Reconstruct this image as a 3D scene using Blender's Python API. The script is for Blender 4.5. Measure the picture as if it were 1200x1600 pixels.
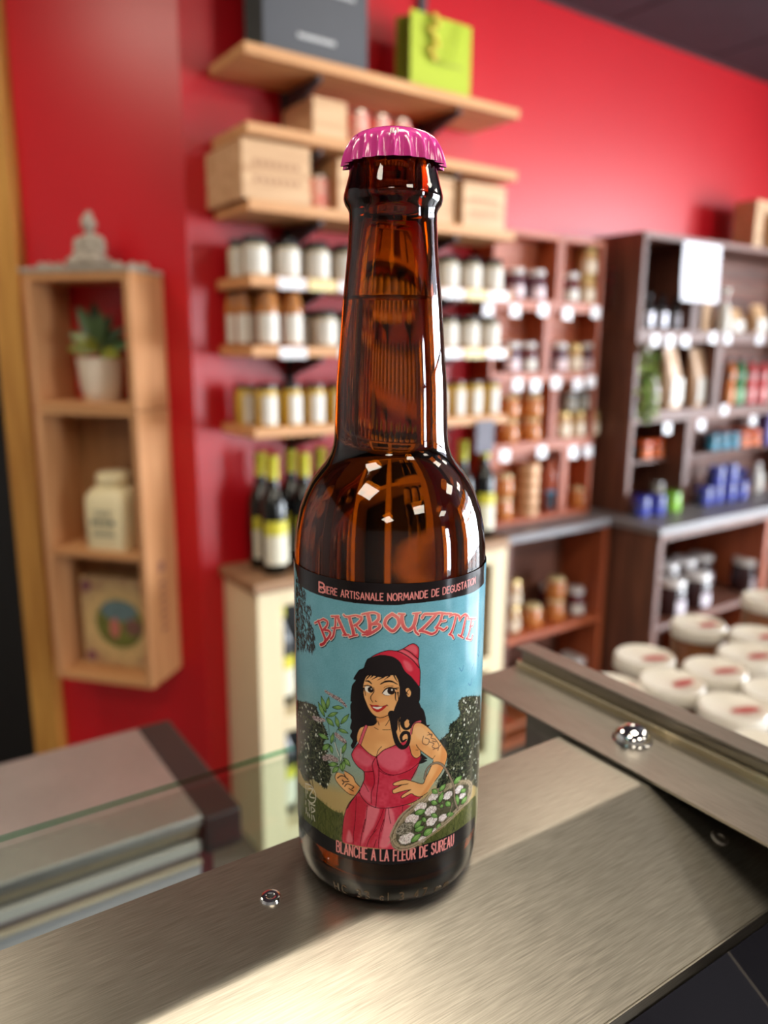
import bpy, bmesh, math, random
import numpy as np
from mathutils import Vector, Matrix
for o in list(bpy.data.objects): bpy.data.objects.remove(o)
SC = bpy.context.scene
COL = SC.collection
random.seed(7)
# ------------------------------------------------------------------ camera
# world: the steel counter top is z = 1.25 above the floor; all z below are given relative to that top and lifted at the very end
ZC = 1.25
F_PX, PITCH, CAM_H, ROLL = 1200.0, math.radians(12), 0.171, 0.0077
cam_d = bpy.data.cameras.new('camera'); cam = bpy.data.objects.new('camera', cam_d); COL.objects.link(cam)
cam_d.sensor_fit = 'VERTICAL'; cam_d.sensor_height = 36.0; cam_d.lens = 36.0 * F_PX / 1600.0
cam_d.clip_start = 0.01; cam_d.clip_end = 100
cam.matrix_world = Matrix.Translation((0, 0, CAM_H)) @ Matrix.Rotation(math.radians(90) - PITCH, 4, 'X') @ Matrix.Rotation(ROLL, 4, 'Z')
cam_d.dof.use_dof = True; cam_d.dof.focus_distance = 0.222; cam_d.dof.aperture_fstop = 8.2
SC.camera = cam
# ------------------------------------------------------------------ world, exposure
SC.view_settings.view_transform = 'Standard'; SC.view_settings.look = 'None'
SC.view_settings.gamma = 1.0; SC.view_settings.use_curve_mapping = False
SC.view_settings.exposure = 0.0
SKY = 37.0
LED = 17.0
w = bpy.data.worlds.new('world'); SC.world = w; w.use_nodes = True
bg = w.node_tree.nodes['Background']; bg.inputs[0].default_value = (0.86, 0.93, 1.0, 1); bg.inputs[1].default_value = SKY
SC.cycles.use_denoising = True; SC.cycles.use_adaptive_sampling = True; SC.cycles.adaptive_threshold = 0.02
SC.cycles.max_bounces = 12; SC.cycles.transmission_bounces = 12; SC.cycles.transparent_max_bounces = 12
SC.cycles.glossy_bounces = 6; SC.cycles.diffuse_bounces = 4
SC.cycles.sample_clamp_indirect = 6.0; SC.cycles.caustics_reflective = False; SC.cycles.caustics_refractive = False
# ------------------------------------------------------------------ frames of the room
WALL_AZ, WALL_D = math.radians(55), 2.0            # the shelf wall: heading of its length and its distance from the camera
WU = Vector((math.sin(WALL_AZ), math.cos(WALL_AZ), 0)); WN = Vector((-math.cos(WALL_AZ), math.sin(WALL_AZ), 0)); WROT = math.radians(35)
def W(u, v, z=0): p = WU * u + WN * (WALL_D - v); p.z = z; return p
CORNER = W(0.774, 0)
LA = math.radians(14)                              # the left wall
LU = Vector((math.cos(LA), -math.sin(LA), 0)); LN = Vector((math.sin(LA), math.cos(LA), 0)); LROT = -LA
LD, LC = CORNER.dot(LN), CORNER.dot(LU)
def L(u, v, z=0): p = LU * u + LN * (LD - v); p.z = z; return p
CROT = math.radians(34)                            # the display case
CA = Vector((math.cos(CROT), math.sin(CROT), 0)); CB = Vector((-math.sin(CROT), math.cos(CROT), 0))
def ray(x, y):
    a, b = (x - 600) / F_PX, (y - 800) / F_PX
    a, b = a + ROLL * b, b - ROLL * a
    c, s = math.cos(PITCH), math.sin(PITCH)
    return Vector((a, c - s * b, -s - c * b))
def on_wall(x, y, v):                              # where along the shelf wall (u, z) a sight line meets the plane v in front of it
    d = ray(x, y); p = d * ((WALL_D - v) / d.dot(WN)); return p.dot(WU), p.z + CAM_H
def uw(x, y, v): return on_wall(x, y, v)[0]
def zw(x, y, v): return on_wall(x, y, v)[1]
def on_level(x, y, z):
    d = ray(x, y); p = d * ((z - CAM_H) / d.z); p.z = z; return p
# ------------------------------------------------------------------ materials
def lin(c):
    c = np.array(c[:3], float) / 255.0
    return tuple(float(x) for x in np.where(c <= 0.04045, c / 12.92, ((c + 0.055) / 1.055) ** 2.4)) + (1.0,)
MATS = {}
def mat(name, rgb, rough=0.5, metal=0.0, vary=0.12, scale=6.0, stretch=(1, 1, 1), bump=0.0, spec=0.5, coat=0.0, dark=None, detail=4.0, trans=0.0, ior=1.5):
    if name in MATS: return MATS[name]
    m = bpy.data.materials.new(name); m.use_nodes = True; nt = m.node_tree; p = nt.nodes['Principled BSDF']
    p.inputs['Roughness'].default_value = rough; p.inputs['Metallic'].default_value = metal
    p.inputs['Specular IOR Level'].default_value = spec; p.inputs['Coat Weight'].default_value = coat; p.inputs['IOR'].default_value = ior
    p.inputs['Transmission Weight'].default_value = trans
    c = lin(rgb)
    tc = nt.nodes.new('ShaderNodeTexCoord'); mp = nt.nodes.new('ShaderNodeMapping'); mp.inputs['Scale'].default_value = stretch
    nz = nt.nodes.new('ShaderNodeTexNoise'); nz.inputs['Scale'].default_value = scale; nz.inputs['Detail'].default_value = detail
    nt.links.new(tc.outputs['Object'], mp.inputs[0]); nt.links.new(mp.outputs[0], nz.inputs['Vector'])
    rp = nt.nodes.new('ShaderNodeValToRGB'); rp.color_ramp.elements[0].position = 0.3; rp.color_ramp.elements[1].position = 0.7
    d = lin(dark) if dark else tuple(x * (1 - vary) for x in c[:3]) + (1,)
    rp.color_ramp.elements[0].color = d; rp.color_ramp.elements[1].color = c
    nt.links.new(nz.outputs['Fac'], rp.inputs[0]); nt.links.new(rp.outputs[0], p.inputs['Base Color'])
    if bump:
        b = nt.nodes.new('ShaderNodeBump'); b.inputs['Strength'].default_value = bump; b.inputs['Distance'].default_value = 0.001
        nt.links.new(nz.outputs['Fac'], b.inputs['Height']); nt.links.new(b.outputs[0], p.inputs['Normal'])
    MATS[name] = m; return m
def wood(name, rgb, dark, axis=0, rough=0.5, scale=9.0):
    st = [14, 14, 14]; st[axis] = 1.2
    return mat(name, rgb, rough, dark=dark, scale=scale / 3, stretch=tuple(st), bump=0.15, detail=6)
def emit(name, rgb, strength):
    m = bpy.data.materials.new(name); m.use_nodes = True; nt = m.node_tree; nt.nodes.remove(nt.nodes['Principled BSDF'])
    e = nt.nodes.new('ShaderNodeEmission'); e.inputs[0].default_value = rgb + (1,); e.inputs[1].default_value = strength
    nt.links.new(e.outputs[0], nt.nodes['Material Output'].inputs[0]); return m
def tinted_glass(name, rgb, rough=0.0, ior=1.5):
    m = bpy.data.materials.new(name); m.use_nodes = True; p = m.node_tree.nodes['Principled BSDF']
    p.inputs['Base Color'].default_value = tuple(rgb) + (1,); p.inputs['Transmission Weight'].default_value = 1; p.inputs['Roughness'].default_value = rough; p.inputs['IOR'].default_value = ior
    MATS[name] = m; return m
def pane_glass(name, rgb, ior=1.5):
    m = bpy.data.materials.new(name); m.use_nodes = True; nt = m.node_tree; nt.nodes.remove(nt.nodes['Principled BSDF'])
    t = nt.nodes.new('ShaderNodeBsdfTransparent'); t.inputs[0].default_value = tuple(rgb) + (1,); g = nt.nodes.new('ShaderNodeBsdfGlossy'); g.inputs['Roughness'].default_value = 0.02
    fr = nt.nodes.new('ShaderNodeFresnel'); fr.inputs[0].default_value = ior; mx = nt.nodes.new('ShaderNodeMixShader')
    ge = nt.nodes.new('ShaderNodeNewGeometry'); iv = nt.nodes.new('ShaderNodeMath'); iv.operation = 'SUBTRACT'; iv.inputs[0].default_value = 1.0; mu = nt.nodes.new('ShaderNodeMath'); mu.operation = 'MULTIPLY'
    nt.links.new(ge.outputs['Backfacing'], iv.inputs[1]); nt.links.new(fr.outputs[0], mu.inputs[0]); nt.links.new(iv.outputs[0], mu.inputs[1])   # reflect once, at the face the light enters by
    nt.links.new(mu.outputs[0], mx.inputs[0]); nt.links.new(t.outputs[0], mx.inputs[1]); nt.links.new(g.outputs[0], mx.inputs[2]); nt.links.new(mx.outputs[0], nt.nodes['Material Output'].inputs[0])
    MATS[name] = m; return m
def brushed(name, rgb, rough, axis=0, aniso=0.0):
    m = bpy.data.materials.new(name); m.use_nodes = True; nt = m.node_tree; p = nt.nodes['Principled BSDF']
    p.inputs['Metallic'].default_value = 1
    tc = nt.nodes.new('ShaderNodeTexCoord'); mp = nt.nodes.new('ShaderNodeMapping'); st = [3000, 3000, 3000]; st[axis] = 90; mp.inputs['Scale'].default_value = st
    nz = nt.nodes.new('ShaderNodeTexNoise'); nz.inputs['Scale'].default_value = 1.0; nz.inputs['Detail'].default_value = 3
    n2 = nt.nodes.new('ShaderNodeTexNoise'); n2.inputs['Scale'].default_value = 14.0; n2.inputs['Detail'].default_value = 4
    nt.links.new(tc.outputs['Object'], mp.inputs[0]); nt.links.new(mp.outputs[0], nz.inputs['Vector']); nt.links.new(tc.outputs['Object'], n2.inputs['Vector'])
    rp = nt.nodes.new('ShaderNodeMapRange'); rp.inputs[1].default_value = 0.25; rp.inputs[2].default_value = 0.75; rp.inputs[3].default_value = rough * 0.94; rp.inputs[4].default_value = rough * 1.08
    nt.links.new(nz.outputs['Fac'], rp.inputs[0]); nt.links.new(rp.outputs[0], p.inputs['Roughness'])
    c = lin(rgb); cr = nt.nodes.new('ShaderNodeValToRGB'); cr.color_ramp.elements[0].position = 0.3; cr.color_ramp.elements[1].position = 0.72
    cr.color_ramp.elements[0].color = tuple(x * 0.55 for x in c[:3]) + (1,); cr.color_ramp.elements[1].color = c
    mx = nt.nodes.new('ShaderNodeMix'); mx.data_type = 'FLOAT'; mx.inputs[0].default_value = 0.25
    nt.links.new(nz.outputs['Fac'], mx.inputs[2]); nt.links.new(n2.outputs['Fac'], mx.inputs[3]); nt.links.new(mx.outputs[0], cr.inputs[0])
    nt.links.new(cr.outputs[0], p.inputs['Base Color'])
    b = nt.nodes.new('ShaderNodeBump'); b.inputs['Strength'].default_value = 0.10; b.inputs['Distance'].default_value = 0.00004
    nt.links.new(nz.outputs['Fac'], b.inputs['Height']); nt.links.new(b.outputs[0], p.inputs['Normal'])
    MATS[name] = m; return m
# ------------------------------------------------------------------ mesh building
class MB:
    def __init__(s): s.v = []; s.f = []
    def add(s, vs, fs):
        o = len(s.v); s.v += [tuple(x) for x in vs]; s.f += [tuple(i + o for i in q) for q in fs]; return s
    def bx(s, x0, x1, y0, y1, z0, z1):
        return s.add([(x0,y0,z0),(x1,y0,z0),(x1,y1,z0),(x0,y1,z0),(x0,y0,z1),(x1,y0,z1),(x1,y1,z1),(x0,y1,z1)],
                     [(0,3,2,1),(4,5,6,7),(0,1,5,4),(1,2,6,5),(2,3,7,6),(3,0,4,7)])
    def lathe(s, prof, n=24, c=(0, 0, 0), a0=0.0, a1=None, close=False):
        full = a1 is None; k = n if full else n + 1; vs = []; fs = []
        for i in range(k):
            a = 2 * math.pi * i / n if full else a0 + (a1 - a0) * i / n
            vs += [(c[0] + r * math.sin(a), c[1] - r * math.cos(a), c[2] + z) for r, z in prof]
        m = len(prof)
        for i in range(n):
            j = (i + 1) % k
            for q in range(m if close else m - 1):
                q2 = (q + 1) % m
                fs.append((i * m + q, j * m + q, j * m + q2, i * m + q2))
        return s.add(vs, fs)
    def tube(s, pts, r, n=6):
        pts = [Vector(p) for p in pts]; vs = []; fs = []; m = len(pts)
        rs = r if isinstance(r, (list, tuple)) else [r] * m
        up = Vector((0.13, 0.31, 0.94)).normalized()
        for i, p in enumerate(pts):
            t = (pts[min(i + 1, m - 1)] - pts[max(i - 1, 0)]).normalized(); x = t.cross(up)
            if x.length < 1e-4: x = t.cross(Vector((1, 0, 0)))
            x.normalize(); y = t.cross(x)
            for k in range(n):
                a = 2 * math.pi * k / n; vs.append(p + x * (rs[i] * math.cos(a)) + y * (rs[i] * math.sin(a)))
        for i in range(m - 1):
            for k in range(n): fs.append((i*n+k, i*n+(k+1)%n, (i+1)*n+(k+1)%n, (i+1)*n+k))
        fs.append(tuple(range(n - 1, -1, -1))); fs.append(tuple((m-1)*n + k for k in range(n)))
        return s.add(vs, fs)
    def prism(s, poly, axis, a0, a1):                 # poly of 2-d points extruded along an axis
        def P(p, t): return {'x': (t, p[0], p[1]), 'y': (p[0], t, p[1]), 'z': (p[0], p[1], t)}[axis]
        n = len(poly); vs = [P(p, a0) for p in poly] + [P(p, a1) for p in poly]
        fs = [tuple(range(n - 1, -1, -1)), tuple(range(n, 2 * n))] + [(i, (i + 1) % n, n + (i + 1) % n, n + i) for i in range(n)]
        return s.add(vs, fs)
    def ball(s, c, rx, ry, rz, n=12, m=8):
        prof = [(max(1e-5, math.cos(t)), math.sin(t)) for t in [-math.pi/2 + math.pi * i / m for i in range(m + 1)]]
        o = len(s.v); s.lathe(prof, n)
        s.v[o:] = [(c[0] + x * rx, c[1] + y * ry, c[2] + z * rz) for x, y, z in s.v[o:]]; return s
    def leaf(s, base, d, up, ln, wd, curl=0.2):
        d = Vector(d).normalized(); up = Vector(up); side = d.cross(up).normalized(); up = side.cross(d); b = Vector(base); vs = []
        for t, k in ((0, .12), (.3, .9), (.6, 1), (.85, .55), (1, .03)):
            c = b + d * (ln * t) - up * (curl * ln * t * t)
            vs += [c - side * (wd * k * .5) + up * (wd * .12 * k), c, c + side * (wd * k * .5) + up * (wd * .12 * k)]
        fs = []
        for i in range(4):
            fs += [(i*3, i*3+1, i*3+4, i*3+3), (i*3+1, i*3+2, i*3+5, i*3+4)]
        return s.add(vs, fs)
    def build(s, name, m, parent=None, smooth=False, bevel=0.0, seg=2):
        me = bpy.data.meshes.new(name); me.from_pydata(s.v, [], s.f); me.update()
        b = bmesh.new(); b.from_mesh(me)
        bmesh.ops.remove_doubles(b, verts=b.verts, dist=1e-7)
        bmesh.ops.recalc_face_normals(b, faces=b.faces)
        if bevel: bmesh.ops.bevel(b, geom=list(b.edges), offset=bevel, segments=seg, affect='EDGES', profile=0.5)
        b.to_mesh(me); b.free()
        if smooth:
            me.polygons.foreach_set('use_smooth', [True] * len(me.polygons)); me.set_sharp_from_angle(angle=math.radians(40))
        if isinstance(m, (list, tuple)):
            for q in m: me.materials.append(q)
        else: me.materials.append(m)
        o = bpy.data.objects.new(name, me); COL.objects.link(o); o.parent = parent; return o
def tag(o, label=None, cat=None, group=None, kind=None):
    if label: o['label'] = label
    if cat: o['category'] = cat
    if group: o['group'] = group
    if kind: o['kind'] = kind
    return o
def thing(name, label, cat, loc, rot=0.0, group=None):
    o = bpy.data.objects.new(name, None); COL.objects.link(o); o.empty_display_size = 0.05
    o.location = loc; o.rotation_euler = (0, 0, rot); return tag(o, label, cat, group)
def struct(o): o['kind'] = 'structure'; return o
KIDS = {}
def dup(root, loc, rot, label, group=None):
    def cp(o, par):
        c = o.copy(); COL.objects.link(c); c.parent = par
        for ch in o.children: cp(ch, c)
        return c
    r = cp(root, None); r.location = loc; r.rotation_euler = (0, 0, rot); r['label'] = label
    if group: r['group'] = group
    return r
ORD = ['first', 'second', 'third', 'fourth', 'fifth', 'sixth', 'seventh', 'eighth', 'ninth', 'tenth', 'eleventh', 'twelfth', 'thirteenth', 'fourteenth']
# ------------------------------------------------------------------ common materials
RED = mat('red_wall_paint', (198, 14, 28), 0.36, vary=0.06, scale=2.5, bump=0.02, spec=0.52)
GREYWALL = mat('grey_wall_paint', (150, 145, 140), 0.6, vary=0.08)
CEIL = mat('dark_ceiling_tile', (58, 50, 58), 0.75, vary=0.2, scale=9, bump=0.1)
CEILGRID = mat('ceiling_grid', (84, 74, 84), 0.5)
FLOORM = mat('floor_vinyl', (128, 116, 108), 0.12, vary=0.2, scale=5)
PINE = wood('light_pine', (214, 160, 108), (188, 130, 80), 0)
PINEV = wood('light_pine_upright', (210, 156, 108), (184, 128, 82), 2)
PINEY = wood('light_pine_depth', (220, 166, 114), (190, 132, 84), 1)
CRATEW = wood('wine_crate_wood', (216, 176, 134), (184, 140, 98), 0)
MIDW = wood('reddish_stained_wood', (188, 98, 56), (140, 64, 36), 0)
MIDV = wood('reddish_stained_upright', (184, 94, 54), (136, 62, 36), 2)
DARKW = wood('dark_stained_wood', (128, 80, 62), (78, 46, 36), 0)
DARKV = wood('dark_stained_upright', (122, 76, 58), (72, 42, 34), 2)
POSTW = wood('golden_door_frame', (214, 158, 76), (178, 120, 48), 2)
BLACK = mat('black_matte', (14, 13, 14), 0.6)
BRACKET = mat('dark_steel_bracket', (80, 72, 74), 0.5, metal=0.3)
CREAM = mat('cream_painted_wood', (232, 214, 176), 0.45, vary=0.06, scale=4, stretch=(8, 8, 1))
GREYTOP = mat('grey_laminate_top', (120, 116, 120), 0.4, vary=0.25, scale=8, stretch=(1, 6, 1))
# ------------------------------------------------------------------ room shell
FLOOR_Z, CEIL_Z = -ZC, 1.32
def wall_seg(name, p, q, z0, z1, m, th=0.1, parent=None):
    p, q = Vector((p[0], p[1], 0)), Vector((q[0], q[1], 0)); d = (q - p).normalized(); n = Vector((-d.y, d.x, 0))
    if n.dot((p + q) / 2) < 0: n = -n
    b = MB(); c = [p, q, q + n * th, p + n * th]
    b.prism([(x.x, x.y) for x in c], 'z', z0, z1)
    o = b.build(name, m, parent)
    if not parent: struct(o)
    return o
P1, P1B = W(1.78, 0), W(1.78, -0.06)
P2 = W(4.6, -0.06); P3 = P2 - WN * 6.0; P4, P5 = Vector((2.6, -4, 0)), Vector((-2.9, -4, 0)); P6 = L(-2.9, 0)
b = MB(); b.prism([(-3.4, -4.6), (6.6, -4.6), (6.6, 5.4), (-3.4, 5.4)], 'z', FLOOR_Z - 0.08, FLOOR_Z); struct(b.build('floor', FLOORM))
b = MB(); b.prism([(x.x, x.y) for x in (CORNER, P1, P1 + WN * 0.16, CORNER + WN * 0.16)], 'z', FLOOR_Z, CEIL_Z); struct(b.build('wall_back', RED))
wall_seg('wall_recess', P1B, P2, FLOOR_Z, CEIL_Z, RED)
wall_seg('wall_left', CORNER, L(-1.49, 0), FLOOR_Z, CEIL_Z, RED, 0.12)
wall_seg('wall_far_left', L(-2.38, 0), P6, FLOOR_Z, CEIL_Z, RED)
wall_seg('wall_over_door', L(-1.49, 0), L(-2.38, 0), 0.85 + 0.35, CEIL_Z, RED)
wall_seg('wall_west', P6, P5, FLOOR_Z, CEIL_Z, GREYWALL)
wall_seg('wall_rear', P5, P4, FLOOR_Z, CEIL_Z, GREYWALL)
# door with golden frame on the left wall (the opening beside the post is dark)
t = struct(MB().bx(-0.045, 0.045, -0.03, 0.13, FLOOR_Z, 1.2).build('trim_1', POSTW, None, bevel=0.004)); t.location = L(-1.54, 0.0); t.rotation_euler.z = LROT
t = struct(MB().bx(-0.045, 0.045, -0.03, 0.13, FLOOR_Z, 1.2).build('trim_2', POSTW, None, bevel=0.004)); t.location = L(-2.40, 0.0); t.rotation_euler.z = LROT
d = struct(MB().bx(-0.39, 0.39, 0.06, 0.10, FLOOR_Z + 0.005, 1.19).build('door_1', BLACK)); d.location = L(-1.97, 0); d.rotation_euler.z = LROT
MB().ball((0.30, 0.03, -0.02), 0.03, 0.03, 0.03).build('door_knob', BRACKET, d, True)
# ceiling: slab with separate dark tiles hung below it, some cells hold light panels
ceil = struct(MB().prism([(-3.4, -4.6), (6.6, -4.6), (6.6, 5.4), (-3.4, 5.4)], 'z', CEIL_Z + 0.006, CEIL_Z + 0.1).build('ceiling', CEILGRID))
LIGHTS = {(0, 3): 1, (2, 1): .42, (-2, 3): 1, (3, 4): 1, (0, 6): 1, (5, 3): 1, (-3, 6): 1, (3, 7): 1, (-1, 0): .8}
tile = None
PITCH_T = 0.6
def inside(p):
    poly = [CORNER, P1, P2, P3, P4, P5, P6]; c = False
    for i in range(7):
        a, e = poly[i], poly[(i + 1) % 7]
        if (a.y > p.y) != (e.y > p.y) and p.x < (e.x - a.x) * (p.y - a.y) / (e.y - a.y) + a.x: c = not c
    return c
LAMPS = {k: emit('warm_led_diffuser', (1.0, 0.90, 0.74), LED * k) for k in sorted(set(LIGHTS.values()))}
LAMPFR = mat('white_light_frame', (225, 225, 220), 0.4)
light_spots = []
for i in range(-6, 9):
    for j in range(-3, 13):
        c = W((i + 0.5) * PITCH_T, 0.02 + (j + 0.5) * PITCH_T - 0.06, CEIL_Z)
        if (i, j) in LIGHTS: light_spots.append((i, j, c)); continue
        if not any(inside(c + WU * a + WN * e) for a in (-.3, .3) for e in (-.3, .3)): continue
        if tile is None:
            tile = MB().bx(-0.295, 0.295, -0.295, 0.295, 0.0, 0.012).build('ceiling_tile', CEIL, ceil); o = tile
        else:
            o = tile.copy(); COL.objects.link(o)
        o.parent = ceil; o.location = c; o.rotation_euler = (0, 0, WROT)
where = {(0, 3): 'right over the display case', (2, 1): 'beside the red shelf wall', (-2, 3): 'left of the one over the display case', (3, 4): 'in the middle of the shop', (0, 6): 'behind the viewer', (5, 3): 'out in front of the dark crates',
         (-3, 6): 'farthest behind the viewer', (3, 7): 'at the back of the shop', (-1, 0): 'above the wall boxes on the left'}
for i, j, c in light_spots:
    t = thing('ceiling_light', 'square warm white light panel in the ceiling ' + where[(i, j)], 'ceiling light', c, WROT, 'ceiling light panels')
    MB().bx(-0.29, 0.29, -0.29, 0.29, -0.004, 0.012).build('frame', LAMPFR, t)
    MB().bx(-0.27, 0.27, -0.27, 0.27, -0.008, -0.0045).build('diffuser', LAMPS[LIGHTS[(i, j)]], t)
# shop front: glazed end wall on the right, sill, header and mullions
def front(name, p, q, n, z0, z1, no):
    wall_seg(name + '_sill', p, q, FLOOR_Z, z0, GREYWALL); wall_seg(name + '_header', p, q, z1, CEIL_Z, GREYWALL)
    d = (q - p) / n; a = math.atan2(d.y, d.x)
    fr = MB(); w_ = d.length
    for k in range(n + 1): fr.bx(k * w_ - 0.04, k * w_ + 0.04, -0.05, 0.05, z0, z1)
    o = struct(fr.build('window_%d' % no, mat('window_frame', (70, 66, 64), 0.4))); o.location = (p.x, p.y, 0); o.rotation_euler.z = a
    for k in range(n): MB().bx(k * w_ + 0.04, (k + 1) * w_ - 0.04, -0.04, 0.04, 0.42, 0.48).build('transom', MATS['window_frame'], o)
    for k in range(n):
        l = bpy.data.lights.new('portal', 'AREA'); l.shape = 'RECTANGLE'; l.size = w_; l.size_y = z1 - z0; l.cycles.is_portal = True
        lo = bpy.data.objects.new('window_portal', l); COL.objects.link(lo)
        c = p + d * (k + 0.5); c.z = (z0 + z1) / 2; inw = Vector((-d.y, d.x, 0)).normalized()
        if inw.dot(-c) < 0: inw = -inw
        lo.location = c; lo.rotation_euler = (-inw).to_track_quat('Z', 'Y').to_euler()
Q1, Q2 = P2 - WN * 1.35, P2 - WN * 3.75
wall_seg('wall_right', P2, Q1, FLOOR_Z, CEIL_Z, GREYWALL); wall_seg('wall_right_end', Q2, P3, FLOOR_Z, CEIL_Z, GREYWALL)
front('wall_right_front', Q1, Q2, 3, -1.18, 1.1, 1)
SD_ = (P4 - P3).normalized(); S1, S2 = P3 + SD_ * 0.9, P3 + SD_ * 1.6
wall_seg('wall_shopfront', P3, S1, FLOOR_Z, CEIL_Z, GREYWALL); wall_seg('wall_shopfront_end', S2, P4, FLOOR_Z, CEIL_Z, GREYWALL)
front('wall_glazed_door', S1, S2, 1, -1.1, 1.0, 2)
# ------------------------------------------------------------------ display case in the foreground
STEEL = brushed('brushed_steel', (176, 169, 156), 0.36, 0)
STEELF = brushed('satin_steel_frame', (160, 152, 142), 0.40, 1)
CHROME = mat('polished_chrome', (235, 235, 235), 0.04, metal=1.0, vary=0.0)
CLEAR = pane_glass('clear_glass', (0.93, 0.97, 0.95))
GEDGE = pane_glass('green_glass_edge', (0.68, 0.86, 0.78), 1.6)
DOORGL = mat('dark_sliding_glass', (26, 26, 32), 0.03, vary=0.1, spec=0.6)
case = thing('display_case', 'stainless steel and glass display case the beer bottle stands on', 'display case', (0, 0, 0), CROT)
A0, A1 = -0.75, 0.287
B_LOW, Z_LOW, B_BEND, B_BACK, B_FAR = 0.1192, -0.0205, 0.1738, 0.2195, 0.2810
prof = [(B_LOW, Z_LOW)]
for k in range(5):                                   # small rounded bend between the flat strip and the sloping one
    t = k / 4; s = math.radians(20.5) * (1 - t)
    prof.append((B_BEND + 0.004 * (t - 0.5), -0.004 * 0.5 * math.sin(s) * (1 - t)))
prof += [(B_BACK, 0.0), (B_BACK, -0.0012), (B_BEND, -0.0012), (B_LOW, Z_LOW - 0.0012)]
MB().prism(prof, 'x', A0, A1).build('steel_top_strip', STEEL, case, True)
MB().bx(A0, A1, B_LOW - 0.0006, B_LOW + 0.0004, Z_LOW - 0.010, Z_LOW - 0.0004).build('steel_lip', STEEL, case)
gt = MB().bx(A0, 0.2815, B_BACK - 0.012, B_FAR - 0.0014, -0.0038, -0.0015).build('glass_top', CLEAR, case)
MB().bx(A0, 0.2815, B_FAR - 0.0013, B_FAR, -0.0038, -0.0014).build('glass_edge', GEDGE, gt, bevel=0.0004)
MB().bx(A0, 0.2815, B_FAR - 0.006, B_FAR - 0.002, -0.42, -0.0055).build('front_glass', CLEAR, case)
MB().prism([(B_LOW - 0.001, Z_LOW - 0.005), (0.0, -0.058), (0.0, -0.064), (B_LOW - 0.001, Z_LOW - 0.011)], 'x', A0, A1).build('sliding_glass_door', DOORGL, case)
MB().bx(A0, A1, 0.004, 0.26, FLOOR_Z, -0.42).build('cabinet_body', STEELF, case)
MB().bx(A0, A1, 0.004, 0.010, -0.42, -0.07).build('rear_panel', BLACK, case)
MB().bx(A0, A1, 0.16, 0.205, -0.030, -0.012).build('inner_rail', STEELF, case)
# end frame: flat strip, groove, upstand and outer flange, all running front to back
FZ = 0.0022
MB().bx(0.246, 0.2805, -0.05, 0.2855, FZ - 0.0012, FZ).build('end_strip', STEELF, case)
MB().bx(0.2798, 0.2824, -0.05, 0.2850, FZ - 0.001, FZ + 0.0036).build('frame_bead', CHROME if False else mat('bright_frame_bead', (236, 222, 186), 0.25, metal=1.0, vary=0.03), case, bevel=0.0005)
MB().bx(0.2835, 0.2845, -0.05, 0.2845, FZ - 0.002, FZ + 0.0075).build('frame_upstand', STEELF, case)
MB().bx(0.2835, 0.2955, -0.05, 0.2895, FZ + 0.0075, FZ + 0.009).build('frame_flange', STEELF, case, bevel=0.0004)
MB().bx(0.2945, 0.2955, -0.05, 0.2895, -0.42, FZ + 0.0075).build('end_panel', STEELF, case)
# dome cap screw on the end strip
q = on_level(988, 1150, 0.004); a, bb = q.dot(CA), q.dot(CB)
MB().lathe([(0.0001, 0.0068), (0.0028, 0.0064), (0.0054, 0.0052), (0.0072, 0.0032), (0.0079, 0.0010), (0.0079, 0.0), (0.0086, 0.0), (0.0086, -0.0004)], 40, (a, bb, FZ + 0.0006)).build('dome_screw', CHROME, case, True)
for (px, py, nm, z) in ((423, 1403, 'rivet', 0.0), (1124, 1315, 'rivet', -0.0125)):
    q = on_level(px, py, z); a, bb = q.dot(CA), q.dot(CB)
    zz = 0.0 if z == 0 else -(B_BEND - bb) * math.tan(math.radians(20.5))
    r = MB().lathe([(0.0011, 0.0002), (0.0014, 0.0009), (0.0022, 0.0011), (0.0030, 0.0008), (0.0034, 0.0)], 32, (0, 0, 0)).build('rivet', CHROME if z == 0 else STEELF, case, True)
    MB().lathe([(0.0001, 0.0002), (0.0012, 0.0004)], 20).build('rivet_core', BLACK if z == 0 else STEELF, r, True)
    r.location = (a, bb, zz); r.rotation_euler.x = 0 if z == 0 else math.radians(20.5)
# ------------------------------------------------------------------ beer bottle
BX, BY, BR = 0.0020, 0.2381, 0.0307
AMBER = tinted_glass('amber_glass', (0.97, 0.93, 0.88), 0.0, 1.5)
va = AMBER.node_tree.nodes.new('ShaderNodeVolumeAbsorption'); va.inputs['Color'].default_value = (0.775, 0.56, 0.04, 1); va.inputs['Density'].default_value = 1180
AMBER.node_tree.links.new(va.outputs[0], AMBER.node_tree.nodes['Material Output'].inputs['Volume'])
BEER = tinted_glass('pale_beer', (0.96, 0.80, 0.42), 0.0, 1.34)
beer = thing('beer_bottle', 'amber glass beer bottle with pink crown cap and blue illustrated label on steel counter', 'bottle', (BX, BY, 0.0), 0)
mm = 0.001
outer = [(0.1, 2.6), (12, 2.2), (20, 0.9), (22.5, 0.1), (24.6, 0.0), (26.8, 0.6), (28.6, 2.0), (29.8, 4.2), (30.4, 7.0), (30.6, 10.0), (30.6, 30), (30.6, 60), (30.6, 95), (30.45, 104.7), (30.2, 110.9), (29.6, 116.7), (28.35, 122.5), (26.6, 127.2), (24.7, 131.0), (22.7, 133.9), (20.4, 136.5), (18.8, 139.2), (17.9, 142), (17.5, 145.5), (17.35, 149), (16.9, 160.5), (15.9, 172), (14.8, 185), (13.5, 198), (12.9, 207), (12.85, 209.6), (13.3, 210.8), (14.1, 211.9), (14.5, 213.2), (14.45, 214.4), (13.85, 216.6), (13.3, 218.6), (12.75, 220.7), (12.25, 222.8), (12.1, 225.5), (12.0, 227.3), (11.5, 228.7), (10.5, 229.2)]
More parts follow.
